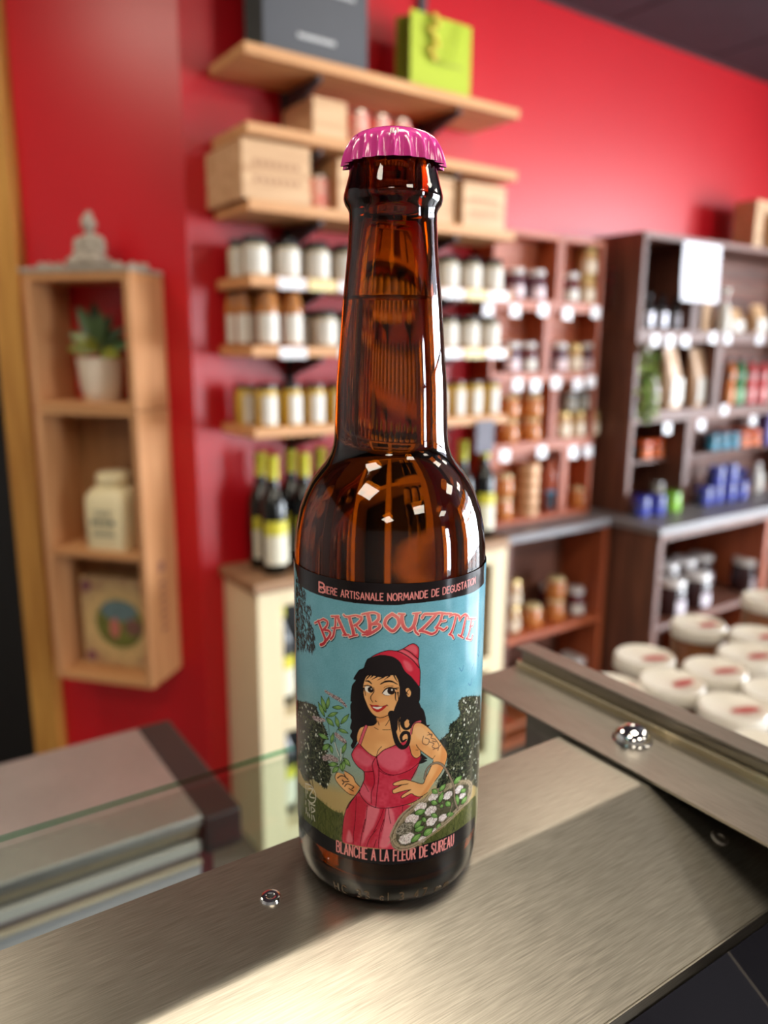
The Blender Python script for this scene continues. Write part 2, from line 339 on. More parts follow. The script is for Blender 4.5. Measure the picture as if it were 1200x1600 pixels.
inner = [(8.6, 228.6), (8.4, 220), (9.0, 208), (10.6, 198), (12.0, 185), (13.2, 172), (14.2, 160.5), (14.7, 149), (14.9, 145.5), (15.3, 142), (16.2, 139.2), (17.8, 136.3), (20.0, 133.7), (22.0, 130.9), (23.9, 127.1), (25.6, 122.4), (26.9, 116.6), (27.5, 110.9), (27.8, 104.7), (28.0, 95), (28.0, 60), (28.0, 12), (27.2, 8), (25, 6.2), (20, 6.0), (10, 7.5), (0.1, 8.0)]
def dense(pr, n=3):
    out = []
    for i in range(len(pr) - 1):
        p0, p1, p2, p3 = pr[max(i - 1, 0)], pr[i], pr[i + 1], pr[min(i + 2, len(pr) - 1)]
        for k in range(n):
            t = k / n
            out.append(tuple(0.5 * (2 * p1[c] + (p2[c] - p0[c]) * t + (2*p0[c] - 5*p1[c] + 4*p2[c] - p3[c]) * t*t + (3*p1[c] - p0[c] - 3*p2[c] + p3[c]) * t**3) for c in (0, 1)))
    out.append(pr[-1]); return out
pr = [(max(r, 0.05) * mm, z * mm) for r, z in outer + inner]
g = MB().lathe(pr, 128).build('glass_body', AMBER, beer, True); g.data.set_sharp_from_angle(angle=math.radians(75))
FILL = 185.0
liq = [(r + 0.05, z - (0.05 if z < 9 else 0)) for r, z in inner if z <= FILL]
liq = [(0.05, FILL), (10.8, FILL), (11.7, FILL + 0.25), (12.05, FILL + 0.9)] + [x for x in liq if x[1] < FILL]
lq = MB().lathe([(max(r, 0.05) * mm, z * mm) for r, z in liq], 96).build('beer', BEER, beer, True)
# crown cap with 21 flutes
PINK = mat('pink_cap_lacquer', (204, 58, 142), 0.2, vary=0.05, scale=300, spec=0.6, coat=0.4)
vs, fs = [], []; NA = 252
cp = [(0.05, 231.9, 0), (5, 231.75, 0), (8.5, 231.3, 0), (10.8, 230.5, 0), (12.2, 229.5, 0.0), (13.0, 228.4, 0.15), (13.4, 227.2, 0.45), (13.7, 226.0, 0.62), (14.0, 224.8, 0.72), (14.25, 223.6, 0.8), (14.4, 222.5, 0.85)]
cp += [(r - 0.35, z, k) for r, z, k in reversed(cp[5:])] + [(12.3, 228.0, 0)]
for i in range(NA):
    th = 2 * math.pi * i / NA; fl = 2.1 * (0.5 + 0.5 * math.cos(21 * th)) ** 2.2 - 1.0
    for r, z, k in cp:
        rr = (r + k * fl) * mm; vs.append((rr * math.sin(th), -rr * math.cos(th), (z - (0.35 * k * (0.5 + 0.5 * fl) if z < 224 else 0)) * mm))
m_ = len(cp)
for i in range(NA):
    j = (i + 1) % NA
    for k in range(m_ - 1): fs.append((i*m_+k, j*m_+k, j*m_+k+1, i*m_+k+1))
b = MB(); b.add(vs, fs); cap = b.build('crown_cap', PINK, beer, True)
# ---- flat label print: a small painting engine working in label millimetres (along the wrap, up the bottle)
FONT = {'A': (.6, [[(0,0),(.3,1),(.6,0)],[(.1,.33),(.5,.33)]]), 'B': (.55, [[(0,.53),(.36,.53),(.5,.66),(.5,.87),(.36,1),(0,1),(0,0),(.38,0),(.55,.13),(.55,.4),(.38,.53)]]), 'C': (.58, [[(.58,.8),(.48,.95),(.3,1),(.1,.9),(0,.65),(0,.35),(.1,.1),(.3,0),(.48,.05),(.58,.2)]]),
 'D': (.58, [[(0,0),(0,1),(.3,1),(.5,.88),(.58,.65),(.58,.35),(.5,.12),(.3,0),(0,0)]]), 'E': (.45, [[(.45,1),(0,1),(0,0),(.45,0)],[(0,.52),(.38,.52)]]), 'F': (.45, [[(.45,1),(0,1),(0,0)],[(0,.5),(.38,.5)]]), 'G': (.6, [[(.58,.8),(.45,.96),(.3,1),(.1,.9),(0,.65),(0,.35),(.1,.1),(.3,0),(.5,.06),(.6,.2),(.6,.45),(.35,.45)]]),
 'H': (.55, [[(0,0),(0,1)],[(.55,0),(.55,1)],[(0,.52),(.55,.52)]]), 'I': (.06, [[(.03,0),(.03,1)]]), 'K': (.55, [[(0,0),(0,1)],[(.55,1),(0,.45)],[(.18,.6),(.55,0)]]), 'L': (.42, [[(0,1),(0,0),(.42,0)]]), 'M': (.75, [[(0,0),(.08,1),(.375,.3),(.67,1),(.75,0)]]), 'N': (.58, [[(0,0),(0,1),(.58,0),(.58,1)]]),
 'O': (.66, [[(.33,1),(.1,.9),(0,.65),(0,.35),(.1,.1),(.33,0),(.56,.1),(.66,.35),(.66,.65),(.56,.9),(.33,1)]]), 'R': (.55, [[(0,0),(0,1),(.36,1),(.52,.87),(.52,.62),(.36,.48),(0,.48)],[(.3,.48),(.55,0)]]), 'S': (.5, [[(.48,.82),(.38,.96),(.25,1),(.08,.94),(.02,.76),(.1,.6),(.4,.42),(.5,.25),(.42,.06),(.25,0),(.1,.04),(0,.18)]]),
 'T': (.52, [[(.26,0),(.26,1)],[(0,1),(.52,1)]]), 'U': (.56, [[(0,1),(0,.3),(.1,.07),(.28,0),(.46,.07),(.56,.3),(.56,1)]]), 'V': (.56, [[(0,1),(.28,0),(.56,1)]]), ' ': (.28, []), '3': (.46, [[(0,.9),(.2,1),(.42,.88),(.42,.66),(.2,.54),(.46,.4),(.46,.12),(.2,0),(0,.1)]]), '4': (.5, [[(.36,0),(.36,1),(0,.3),(.5,.3)]]), '7': (.46, [[(0,1),(.46,1),(.16,0)]]),
 'c': (.4, [[(.4,.48),(.2,.6),(0,.45),(0,.15),(.2,0),(.4,.12)]]), 'l': (.06, [[(.03,0),(.03,1)]]), 'm': (.7, [[(0,0),(0,.6)],[(0,.45),(.18,.6),(.35,.45),(.35,0)],[(.35,.45),(.53,.6),(.7,.45),(.7,0)]])}
def text_strokes(txt, s0, s1, base, h, gap=0.16):
    tot = sum(FONT[c][0] for c in txt) + gap * (len(txt) - 1); k = (s1 - s0) / tot; x = s0; out = []
    for c in txt:
        wd, st = FONT[c]
        for q in st: out.append([(x + p[0] * k, base + p[1] * h) for p in q])
        x += (wd + gap) * k
    return out
RES = 0.05; S_LIM, Z_BOT, Z_TOP = 50.0, 16.7, 106.35
NW, NH = int(2 * S_LIM / RES), int((Z_TOP - Z_BOT) / RES)
gs = (np.arange(NW) + 0.5) * RES - S_LIM; gz = (np.arange(NH) + 0.5) * RES + Z_BOT
rng = np.random.RandomState(3)
def box1(a, k, ax):
    c = np.cumsum(a, axis=ax, dtype=np.float32); pad = [(0, 0)] * a.ndim; pad[ax] = (k + 1, k); c = np.pad(c, pad, mode='edge'); n = a.shape[ax]
    return (np.take(c, range(2 * k + 1, 2 * k + 1 + n), ax) - np.take(c, range(0, n), ax)) / (2 * k + 1)
def blur(a, k): return box1(box1(a, k, 0), k, 1)
def noise(step):
    g_ = rng.rand(NH // step + 3, NW // step + 3).astype(np.float32)
    yy, xx = np.arange(NH) / step, np.arange(NW) / step; yi, xi = yy.astype(int), xx.astype(int); fy, fx = (yy - yi)[:, None], (xx - xi)[None, :]
    fy, fx = fy * fy * (3 - 2 * fy), fx * fx * (3 - 2 * fx)
    return (g_[yi][:, xi] * (1 - fy) * (1 - fx) + g_[yi][:, xi + 1] * (1 - fy) * fx + g_[yi + 1][:, xi] * fy * (1 - fx) + g_[yi + 1][:, xi + 1] * fy * fx)
def C3(c): return np.array(c, np.float32)
IMG = np.zeros((NH, NW, 3), np.float32)
def smooth_pts(p, closed, n=5):
    p = [np.array(q, float) for q in p]; m = len(p); out = []
    for i in range(m if closed else m - 1):
        a, b_, c_, d_ = (p[(i - 1) % m], p[i], p[(i + 1) % m], p[(i + 2) % m]) if closed else (p[max(i - 1, 0)], p[i], p[i + 1], p[min(i + 2, m - 1)])
        for k in range(n):
            t = k / n; out.append(0.5 * (2*b_ + (c_-a)*t + (2*a-5*b_+4*c_-d_)*t*t + (3*b_-a-3*c_+d_)*t**3))
    if not closed: out.append(p[-1])
    return np.array(out)
def win(x0, x1, z0, z1):
    return max(0, int((x0 + S_LIM) / RES)), min(NW, int((x1 + S_LIM) / RES) + 2), max(0, int((z0 - Z_BOT) / RES)), min(NH, int((z1 - Z_BOT) / RES) + 2)
def poly_mask(p):
    x0, x1, y0, y1 = win(p[:, 0].min(), p[:, 0].max(), p[:, 1].min(), p[:, 1].max())
    if x1 <= x0 or y1 <= y0: return None
    X, Y = gs[x0:x1], gz[y0:y1]; m = np.zeros((len(Y), len(X)), bool); q = np.roll(p, -1, 0)
    for (ax, ay), (bx_, by) in zip(p, q):
        if ay == by: continue
        lo, hi = (ay, by) if ay < by else (by, ay); r0, r1 = np.searchsorted(Y, lo), np.searchsorted(Y, hi)
        if r1 > r0: m[r0:r1] ^= X[None, :] >= (ax + (Y[r0:r1] - ay) * (bx_ - ax) / (by - ay))[:, None]
    return m, (x0, x1, y0, y1)
def paint(mk, col, alpha=1.0, soft=0):
    if mk is None: return
    m, (x0, x1, y0, y1) = mk
    if soft:
        k = soft * 2; x0n, x1n, y0n, y1n = max(0, x0 - k), min(NW, x1 + k), max(0, y0 - k), min(NH, y1 + k)
        M = np.zeros((y1n - y0n, x1n - x0n), np.float32); M[y0 - y0n:y1 - y0n, x0 - x0n:x1 - x0n] = m; M = blur(M, soft); x0, x1, y0, y1 = x0n, x1n, y0n, y1n
    else: M = m.astype(np.float32)
    M = (M * alpha)[..., None]
    IMG[y0:y1, x0:x1] = IMG[y0:y1, x0:x1] * (1 - M) + (col[y0:y1, x0:x1] if isinstance(col, np.ndarray) and col.ndim == 3 else C3(col)) * M
def stroke_mask(p, r):
    R_ = max(r); x0, x1, y0, y1 = win(p[:, 0].min() - R_, p[:, 0].max() + R_, p[:, 1].min() - R_, p[:, 1].max() + R_)
    if x1 <= x0 or y1 <= y0: return None
    m = np.zeros((y1 - y0, x1 - x0), bool)
    for i in range(len(p) - 1):
        (ax, ay), (bx_, by) = p[i], p[i + 1]; rm = max(r[i], r[i + 1])
        a0, a1, b0, b1 = win(min(ax, bx_) - rm, max(ax, bx_) + rm, min(ay, by) - rm, max(ay, by) + rm)
        if a1 <= a0 or b1 <= b0: continue
        X, Y = gs[None, a0:a1], gz[b0:b1, None]; dx, dy = bx_ - ax, by - ay; L2 = dx * dx + dy * dy + 1e-9
        t = np.clip(((X - ax) * dx + (Y - ay) * dy) / L2, 0, 1); rr = r[i] + (r[i + 1] - r[i]) * t
        m[b0 - y0:b1 - y0, a0 - x0:a1 - x0] |= (X - ax - t * dx) ** 2 + (Y - ay - t * dy) ** 2 <= rr * rr
    return m, (x0, x1, y0, y1)
def pts_of(fl): return [(fl[i] / 100, fl[i + 1] / 100) for i in range(0, len(fl), 2)]
def stroke(p, r, col, alpha=1.0, sm=True, grow=0.0, off=(0, 0)):
    r = list(r) if len(r) > 1 else [r[0]] * len(p)
    if len(r) != len(p): r = list(np.interp(np.linspace(0, 1, len(p)), np.linspace(0, 1, len(r)), r))
    q = smooth_pts(p, False) if sm and len(p) > 2 else np.array(p, float)
    rr = np.interp(np.linspace(0, 1, len(q)), np.linspace(0, 1, len(r)), r) + grow
    paint(stroke_mask(q + np.array(off), list(rr)), col, alpha)
N1, N2, N3 = noise(60), noise(14), noise(5)
paper = (N3 - 0.5) * 10 + (N1 - 0.5) * 10
zz = gz[:, None] + 0 * gs[None, :]
def ramp(stops):
    z_, c_ = [s_[0] for s_ in stops], np.array([s_[1] for s_ in stops], float)
    return np.stack([np.interp(zz, z_, c_[:, k]) for k in range(3)], -1).astype(np.float32)
IMG[:] = ramp([(16, (120, 120, 90)), (36, (172, 158, 112)), (44, (150, 160, 140)), (56, (126, 166, 168)), (72, (112, 172, 188)), (106, (112, 172, 190))]) + paper[..., None]
DEF = dict(leaf=(104, 148, 72), vein=(60, 88, 40), hair=(30, 26, 28), skin=(232, 170, 110), skind=(216, 140, 78), skinl=(240, 190, 136), line=(38, 26, 24), dline=(96, 22, 32), eyew=(240, 232, 222), lip=(186, 44, 42), hat=(206, 44, 66), hatl=(232, 120, 130),
           strapo=(70, 24, 30), strap=(218, 96, 112), tattoo=(96, 66, 60), twig=(52, 58, 40), twigw=(220, 216, 206), rim=(168, 150, 124), rimd=(92, 80, 62), handled=(70, 60, 50), handle=(140, 122, 104), bird=(70, 120, 160), logo=(222, 214, 190), trunk=(74, 60, 48))
DESIGN = [
('band','P',[-4403,10880,-3327,10016,-3227,10024,-1923,10005,-1060,9992,-307,9997,183,9993,550,10030,1330,10034,2088,10022,2931,9984,3835,10018,3735,11088,166,11598],0),
('tan','P',[-4017,3439,-2347,3849,-1234,3995,-135,4070,1961,4035,3611,3715,3891,354,-112,1013,-3797,612],0),
('grassl','P',[-4206,2882,-3136,3280,-2610,3338,-2237,3271,-1913,3198,-1650,3147,-1404,3110,-1408,2109,-2377,1827,-3922,1729],0),
('grassr','P',[1077,2311,1672,2549,2384,2795,3123,2907,3765,2727,3837,1803,2938,2121,2059,2191,1224,2156],0),
('bbot','P',[-4447,1777,-3898,2030,-2585,2207,-1688,2159,-782,2181,269,2208,533,2195,1214,2232,2057,2251,2932,2216,3704,2044,4397,-1516,287,557,-3559,49,-4445,737],0),
('bushl','P',[-4168,5703,-3352,6203,-2888,6337,-2533,6389,-2397,6201,-2176,5899,-2028,5616,-2183,5323,-2034,5136,-2096,4873,-1980,4674,-1897,4340,-2077,3857,-2434,3881,-2655,3905,-3214,3576,-3694,3674,-4449,3720],0),
('trunk','S',[-3199,4015,-3002,3736,-2742,3538],[32]),
('trunk','S',[-2814,4080,-2737,3791,-2682,3542],[21]),
('trunk','S',[-3448,3885,-3155,3683,-2784,3543],[19]),
('bushr','P',[2319,6567,2472,6709,2888,6614,3572,6334,4025,5838,4394,2920,3087,3534,2323,3659,1754,3817,1558,4133,1860,4604,1913,5008,1627,5538,1955,5774,2015,6004,2416,6147],0),
('hang','P',[-3806,10152,-3227,10017,-2996,9947,-2953,9555,-2710,9542,-2649,9264,-2864,9067,-2612,8924,-2512,8628,-2540,8212,-2891,8017,-3538,7897,-4004,7890],0),
('twig','S',[-1993,6219,-1939,5883,-1913,5654,-1722,5476],[9]),
('twig','S',[-1722,5476,-1618,5269,-1516,5060,-1393,4617],[9]),
('twig','S',[-1316,5585,-1390,5213,-1492,4829],[9]),
('twig','S',[-1721,5571,-1593,5134,-1517,4822],[9]),
('twig','S',[-2082,6120,-2300,6046],[9]),
('twig','S',[-1511,6052,-1640,5877,-1695,5531],[9]),
('twigw','S',[-1722,5476,-1644,5262,-1567,5070],[12]),
('twigw','S',[-1490,5352,-1504,4945],[12]),
('flower','S',[-2057,7041,-1712,6953,-1507,6900,-1312,6748],[37,56,56,23]),
('flower','S',[-2614,5977,-2366,6022,-2112,6087],[60,70,37]),
('flower','S',[-1667,5752,-1513,5676,-1365,5596],[60,74,56]),
('flower','S',[-2158,4802,-1920,4912,-1673,4919],[70,93,79]),
('leaf','P',[-2050,6343,-2032,6505,-2075,6664,-2185,6787,-2257,6839,-2266,6743,-2252,6567,-2171,6429],0),
('vein','S',[-2070,6393,-2138,6599,-2236,6790],[5]),
('leaf','P',[-2005,6474,-1922,6597,-1885,6732,-1905,6856,-1929,6916,-1976,6844,-2043,6703,-2050,6573],0),
('vein','S',[-1997,6519,-1955,6698,-1937,6872],[5]),
('leaf','P',[-2096,6186,-2110,6331,-2182,6468,-2315,6566,-2398,6604,-2386,6519,-2335,6367,-2228,6252],0),
('vein','S',[-2125,6229,-2231,6405,-2366,6563],[5]),
('leaf','P',[-1808,6602,-1698,6571,-1567,6584,-1437,6646,-1373,6688,-1433,6709,-1558,6725,-1690,6684],0),
('vein','S',[-1762,6613,-1585,6639,-1414,6681],[5]),
('leaf','P',[-1993,6243,-1861,6266,-1733,6332,-1630,6437,-1585,6499,-1656,6489,-1792,6446,-1910,6356],0),
('vein','S',[-1949,6271,-1778,6368,-1624,6475],[5]),
('leaf','P',[-2051,6201,-2028,6089,-1944,6013,-1809,5992,-1732,5992,-1747,6058,-1801,6163,-1910,6211],0),
('vein','S',[-2018,6181,-1898,6088,-1762,6014],[5]),
('leaf','P',[-1562,5992,-1535,6114,-1558,6232,-1636,6319,-1689,6355,-1704,6283,-1707,6152,-1654,6051],0),
('vein','S',[-1575,6029,-1614,6180,-1677,6319],[5]),
('leaf','P',[-1511,6122,-1385,6202,-1282,6320,-1224,6462,-1206,6539,-1277,6494,-1400,6389,-1481,6255],0),
('vein','S',[-1479,6165,-1347,6329,-1236,6499],[5]),
('leaf','P',[-1614,5955,-1536,5893,-1424,5864,-1298,5879,-1231,5896,-1276,5934,-1375,5988,-1495,5993],0),
('vein','S',[-1574,5950,-1422,5920,-1268,5903],[5]),
('leaf','P',[-1943,5502,-2017,5584,-2146,5617,-2322,5582,-2425,5545,-2371,5503,-2248,5448,-2094,5451],0),
('vein','S',[-1987,5509,-2165,5543,-2372,5544],[5]),
('leaf','P',[-1859,5386,-1774,5496,-1730,5621,-1741,5738,-1760,5796,-1808,5731,-1880,5603,-1895,5481],0),
('vein','S',[-1849,5427,-1798,5593,-1770,5755],[5]),
('leaf','P',[-1915,5368,-2055,5328,-2169,5238,-2222,5111,-2234,5039,-2146,5070,-2005,5143,-1929,5249],0),
('vein','S',[-1946,5336,-2082,5215,-2200,5074],[5]),
('leaf','P',[-1887,5353,-1924,5252,-1914,5160,-1850,5095,-1806,5069,-1787,5128,-1773,5233,-1811,5311],0),
('vein','S',[-1879,5325,-1857,5206,-1815,5097],[5]),
('leaf','P',[-1465,5169,-1369,5268,-1308,5390,-1297,5521,-1304,5587,-1358,5530,-1444,5410,-1480,5282],0),
('vein','S',[-1449,5212,-1373,5378,-1320,5546],[5]),
('leaf','P',[-1595,4799,-1698,4827,-1822,4796,-1946,4702,-2009,4639,-1941,4630,-1811,4637,-1689,4699],0),
('vein','S',[-1634,4785,-1796,4737,-1965,4657],[5]),
('leaf','P',[-1569,4735,-1685,4692,-1776,4606,-1817,4490,-1826,4425,-1755,4455,-1640,4527,-1579,4626],0),
('vein','S',[-1594,4705,-1705,4588,-1799,4457],[5]),
('leaf','P',[-1416,5064,-1407,4951,-1346,4868,-1238,4833,-1174,4826,-1181,4891,-1218,5000,-1302,5059],0),
('vein','S',[-1391,5040,-1303,4936,-1198,4850],[5]),
('leaf','P',[-1391,4999,-1464,4885,-1494,4756,-1469,4637,-1443,4579,-1401,4648,-1346,4780,-1345,4903],0),
('vein','S',[-1396,4957,-1428,4788,-1438,4621],[5]),
('leaf','P',[-1517,4846,-1553,4761,-1550,4681,-1502,4621,-1468,4596,-1448,4646,-1431,4735,-1457,4805],0),
('vein','S',[-1512,4821,-1502,4717,-1473,4621],[5]),
('hair','P',[-546,8399,-700,8247,-767,8055,-903,7969,-1018,7789,-1077,7659,-1007,7628,-1113,7470,-1149,7275,-1173,6964,-1137,6923,-1181,6796,-1162,6561,-1174,6415,-1138,6327,-1187,6088,-1126,5992,-1187,5823,-1103,5682,-1164,5524,-1103,5427,-1019,5529,-855,5847,-359,6263,34,6491,260,5915,616,5986,936,6138,1080,6067,1247,6192,1137,6225,1100,6471,1019,6723,864,6911,907,7047,915,7281,888,7484,675,8007,229,8605],0),
('hair','P',[835,5401,1179,5121,1085,5093,1181,5042,964,4973,782,5032],0),
('skin','P',[-366,6551,-351,6399,-464,6268,-724,6209,-886,6093,-961,5740,-781,5458,-546,5238,-372,5223,-88,5425,307,5638,594,5710,675,6134,701,6347,294,6743,-99,6746],0),
('skin','P',[-654,7812,-743,7617,-777,7402,-765,7193,-697,6989,-606,6787,-494,6632,-361,6548,-229,6532,-54,6608,76,6680,205,6914,268,7100,290,7450,261,7753,108,7872,-237,7796,-456,7830],0),
('skind','P',[-351,6537,-351,6399,-308,6365,-97,6457,43,6580,-42,6625],0),
('skin','P',[473,7418,550,7448,630,7313,598,7186,531,7203,496,7323],0),
('line','S',[562,7400,507,7322,553,7249],[12]),
('dress','P',[-901,5657,-722,5466,-546,5332,-373,5286,-174,5484,80,5613,306,5715,535,5777,611,5584,688,5295,839,5181,959,5257,976,5160,904,4951,787,4716,686,4508,733,4375,920,4027,1047,3874,743,3734,331,3648,-45,3592,-364,3591,-599,3678,-778,3844,-900,4047,-779,4355,-735,4585,-750,4741,-931,4868,-1084,5059,-1147,5235,-1053,5442],0),
('skirt','P',[-866,4103,-1057,3836,-1256,3529,-1374,3177,-1420,2930,-1451,2627,-1468,2217,-1172,2200,-891,2203,-382,2209,269,2208,138,2345,520,3134,726,3511,565,3674,-106,3587,-520,3642,-758,3865],0),
('drlight','P',[-344,5257,-146,5485,137,5581,423,5538,543,5248,431,4944,202,4830,-84,4894,-286,5073],0),
('drlight','P',[-1022,5386,-871,5475,-575,5266,-458,5091,-632,4915,-931,5026,-1084,5185],0),
('drdark','P',[-720,4713,-428,4811,-425,4305,-601,4286,-720,4523],0),
('drdark','P',[318,4699,844,4897,700,4538,320,4573],0),
('drdark','P',[719,5260,945,5196,873,4988,576,4931],0),
('drlight','P',[-869,4053,-749,4328,-541,4102,-540,3750,-718,3854],0),
('drdark','P',[503,3859,920,4027,713,3738,447,3704],0),
('skdark','P',[-947,3888,-651,3653,-730,3152,-1002,2340,-1438,2277,-1345,3186],0),
('sklight','P',[-625,3600,-260,3551,-361,3084,-569,2713,-782,2298,-809,2323,-703,3041],0),
('sklight','P',[-80,3559,100,3560,208,3098,60,2346,-252,2278,-152,2866],0),
('skdark','P',[-234,3553,-106,3558,-179,3096,-359,2736,-594,2300,-516,2661],0),
('sklight','P',[-1229,2693,-1087,2319,-1318,2255],0),
('dline','S',[-373,5270,-487,5025,-442,4684,-426,4400,-512,4073,-510,3721],[12]),
('dline','S',[-373,5270,-299,4947,-297,4569,-338,4186,-365,3800,-378,3606],[12]),
('dline','S',[-358,5287,-328,5008,-169,4797,89,4691,376,4727,666,4843,902,5014],[12]),
('dline','S',[-750,4734,-602,4755,-471,4782],[12]),
('dline','S',[-284,4822,-83,4705,146,4680],[9]),
('dline','S',[-992,3868,-1007,3315,-1055,2716],[9]),
('dline','S',[-643,3640,-672,3216,-761,2712],[9]),
('dline','S',[-146,3557,-245,3229,-447,2757],[9]),
('dline','S',[-1,3576,30,3303,75,3076],[9]),
('dline','S',[-73,3559,-128,3105,-213,2776],[9]),
('dline','S',[433,3641,421,3416],[9]),
('dline','S',[-749,4360,-660,4214,-600,4095],[9]),
('dline','S',[-1016,3096,-1072,2617,-1087,2261],[11]),
('dline','S',[-703,3156,-810,2615,-864,2224],[11]),
('dline','S',[-359,2852,-568,2509,-647,2234],[11]),
('dline','S',[-129,3213,-255,2744,-291,2217],[11]),
('dline','S',[-358,2504,-435,2233],[11]),
('line','S',[-886,5628,-722,5466,-546,5332,-373,5280,-174,5484,80,5613,306,5715],[12]),
('line','S',[-359,5303,-317,5477,-218,5607],[9]),
('line','S',[-1147,5235,-1084,5059,-931,4868,-750,4741,-735,4521,-779,4355,-900,4079,-1149,3671,-1278,3411],[12]),
('line','S',[-1147,5235,-1053,5442,-901,5657],[12]),
('line','S',[-900,4047,-778,3844,-599,3678,-364,3591,-45,3592,331,3648,743,3734,1047,3874],[12]),
('line','S',[-866,4103,-1057,3836,-1256,3529,-1374,3177,-1420,2930,-1451,2627,-1468,2217],[11]),
('line','S',[974,5254,904,4951,787,4716,686,4508],[12]),
('strapo','S',[-680,6215,-753,6020,-871,5646],[53]),
('strap','S',[-680,6221,-753,6020,-871,5646],[37]),
('strapo','S',[924,6349,805,6319,718,6222,649,5952],[53]),
('strap','S',[924,6349,805,6319,718,6222,649,5952],[37]),
('skin','P',[676,6073,703,6239,819,6333,1001,6276,1222,6082,1422,5821,1670,5475,1861,5165,1893,4995,1836,4789,1697,4544,1460,4290,1298,4107,1172,3944,984,3880,800,3950,678,4032,430,3914,385,3965,472,4054,676,4169,441,4146,167,4081,117,4168,151,4215,409,4355,178,4341,149,4421,436,4518,702,4449,1039,4302,1129,4466,1252,4694,1383,4981,1358,5066,1210,5178,987,5393,959,5257,824,5183,688,5311,610,5615],0),
('skind','P',[1672,5412,1862,5133,1835,4822,1696,4576,1361,4220,1171,3976,984,3902,1356,4413,1617,4855],0),
('skind','P',[654,5611,833,5557,925,5419,928,5262,824,5215,703,5340],0),
('skinl','P',[763,6186,1003,6152,1328,5655,1333,5403,1011,5717,797,5904],0),
('line','S',[610,5615,688,5311,824,5183,959,5257,956,5398],[12]),
('line','S',[817,5622,925,5450,1210,5178,1358,5050],[12]),
('line','S',[1358,5050,1439,5141],[9]),
('line','S',[805,5452,880,5441],[9]),
('line','S',[678,5980,718,6237,819,6333,1001,6276,1222,6082,1422,5821,1670,5475,1861,5165,1893,4995,1836,4789,1697,4544,1460,4290],[12]),
('line','S',[1383,4981,1252,4694,1129,4466,1039,4302,702,4449,436,4518,149,4421,178,4341,409,4355,585,4371],[12]),
('line','S',[409,4355,151,4215,117,4168,167,4081,441,4146,676,4169],[12]),
('line','S',[676,4169,472,4054,385,3965,430,3914,678,4032,800,3950,984,3880,1204,3969],[12]),
('tattoo','S',[1039,5867,1012,5654,1170,5563,1230,5707,1102,5794],[12]),
('tattoo','S',[1163,5876,1322,5875,1293,5756,1425,5695],[12]),
('tattoo','S',[1231,5644,1396,5546,1332,5466,1500,5363,1636,5453],[12]),
('tattoo','S',[1425,5695,1566,5472,1536,5290],[12]),
('tattoo','S',[1328,5655,1461,5593],[12]),
('tattoo','S',[1193,5964,1324,5812],[12]),
('tattoo','S',[1367,5364,1534,5386],[12]),
('skin','P',[-1676,4462,-1623,4515,-1393,4521,-1368,4635,-1222,4588,-1080,4501,-1010,4349,-884,4230,-964,4046,-1057,3906,-1200,3897,-1420,4008,-1625,4164,-1717,4304],0),
('skind','P',[-1080,4214,-895,4203,-1057,3918,-1223,3939],0),
('line','S',[-1368,4635,-1222,4588,-1080,4501,-1010,4349,-884,4230],[14]),
('line','S',[-1057,3906,-1200,3897,-1420,4008,-1625,4164,-1717,4304,-1676,4462,-1623,4515],[12]),
('line','S',[-1624,4322,-1519,4425,-1393,4449,-1259,4388],[16]),
('line','S',[-1457,4299,-1394,4268,-1223,4325],[16]),
('line','S',[-1370,4118,-1271,4229,-1069,4180,-1128,4107],[16]),
('line','S',[-1223,4084,-1081,4034],[16]),
('line','S',[-1393,4521,-1319,4420,-1259,4376],[16]),
('line','S',[-1456,4311,-1394,4256,-1444,4170],[16]),
('eyew','P',[-732,7431,-653,7498,-542,7474,-480,7363,-564,7297,-675,7321],0),
('eyew','P',[-191,7310,-105,7429,25,7466,167,7430,124,7314,-16,7244,-136,7253],0),
('line','S',[-555,7394,-551,7385],[87,87]),
('line','S',[45,7380,52,7375],[111,111]),
('eyew','S',[69,7417,75,7412],[22,22]),
('eyew','S',[-531,7417,-526,7415],[14,14]),
('line','S',[-212,7304,-105,7441,47,7482,243,7410],[12,22,24,10]),
('line','S',[112,7454,264,7474],[22,14]),
('line','S',[-754,7487,-653,7515,-531,7487,-471,7387],[12,19,19,10]),
('line','S',[-190,7287,-125,7247,-16,7239],[7]),
('line','S',[-743,7430,-702,7189],[17,7]),
('line','S',[-170,7474,-62,7535,111,7536],[6]),
('line','S',[-269,7582,-128,7666,45,7682,230,7587],[12,29,29,10]),
('line','S',[-716,7648,-609,7650,-516,7574],[12,29,12]),
('line','S',[-465,7469,-453,7342,-552,7146,-485,7006],[7,12,14,10]),
('line','S',[-408,7052,-375,7031],[17,10]),
('lip','P',[-573,6932,-473,6913,-363,6926,-231,6898,-57,6943,-154,6818,-296,6713,-406,6717,-499,6797],0),
('eyew','P',[-491,6862,-363,6862,-209,6880,-307,6800,-406,6805],0),
('line','S',[-573,6932,-473,6882,-341,6875,-188,6900,-57,6943],[7]),
('line','S',[-90,6950,-46,6915],[7,12]),
('line','S',[-766,7427,-765,7193,-697,6989,-606,6787,-494,6632,-361,6548,-229,6532,-54,6608,76,6704],[12]),
('line','S',[-327,6408,-293,6291],[10]),
('line','S',[-9,6467,-52,6371,-106,6287],[10]),
('line','S',[-435,6209,-321,6150],[9]),
('line','S',[-193,6147,47,6162],[9]),
('hair','S',[-566,7844,-654,7743,-703,7679],[24,17,5]),
('hair','S',[-499,7827,-565,7751],[24,17,5]),
('hair','S',[-368,7813,-521,7709],[24,17,5]),
('hair','S',[-151,7823,-367,7697],[24,17,5]),
('hair','S',[0,7849,-150,7730],[24,17,5]),
('hair','S',[108,7895,174,7755,229,7662],[24,17,5]),
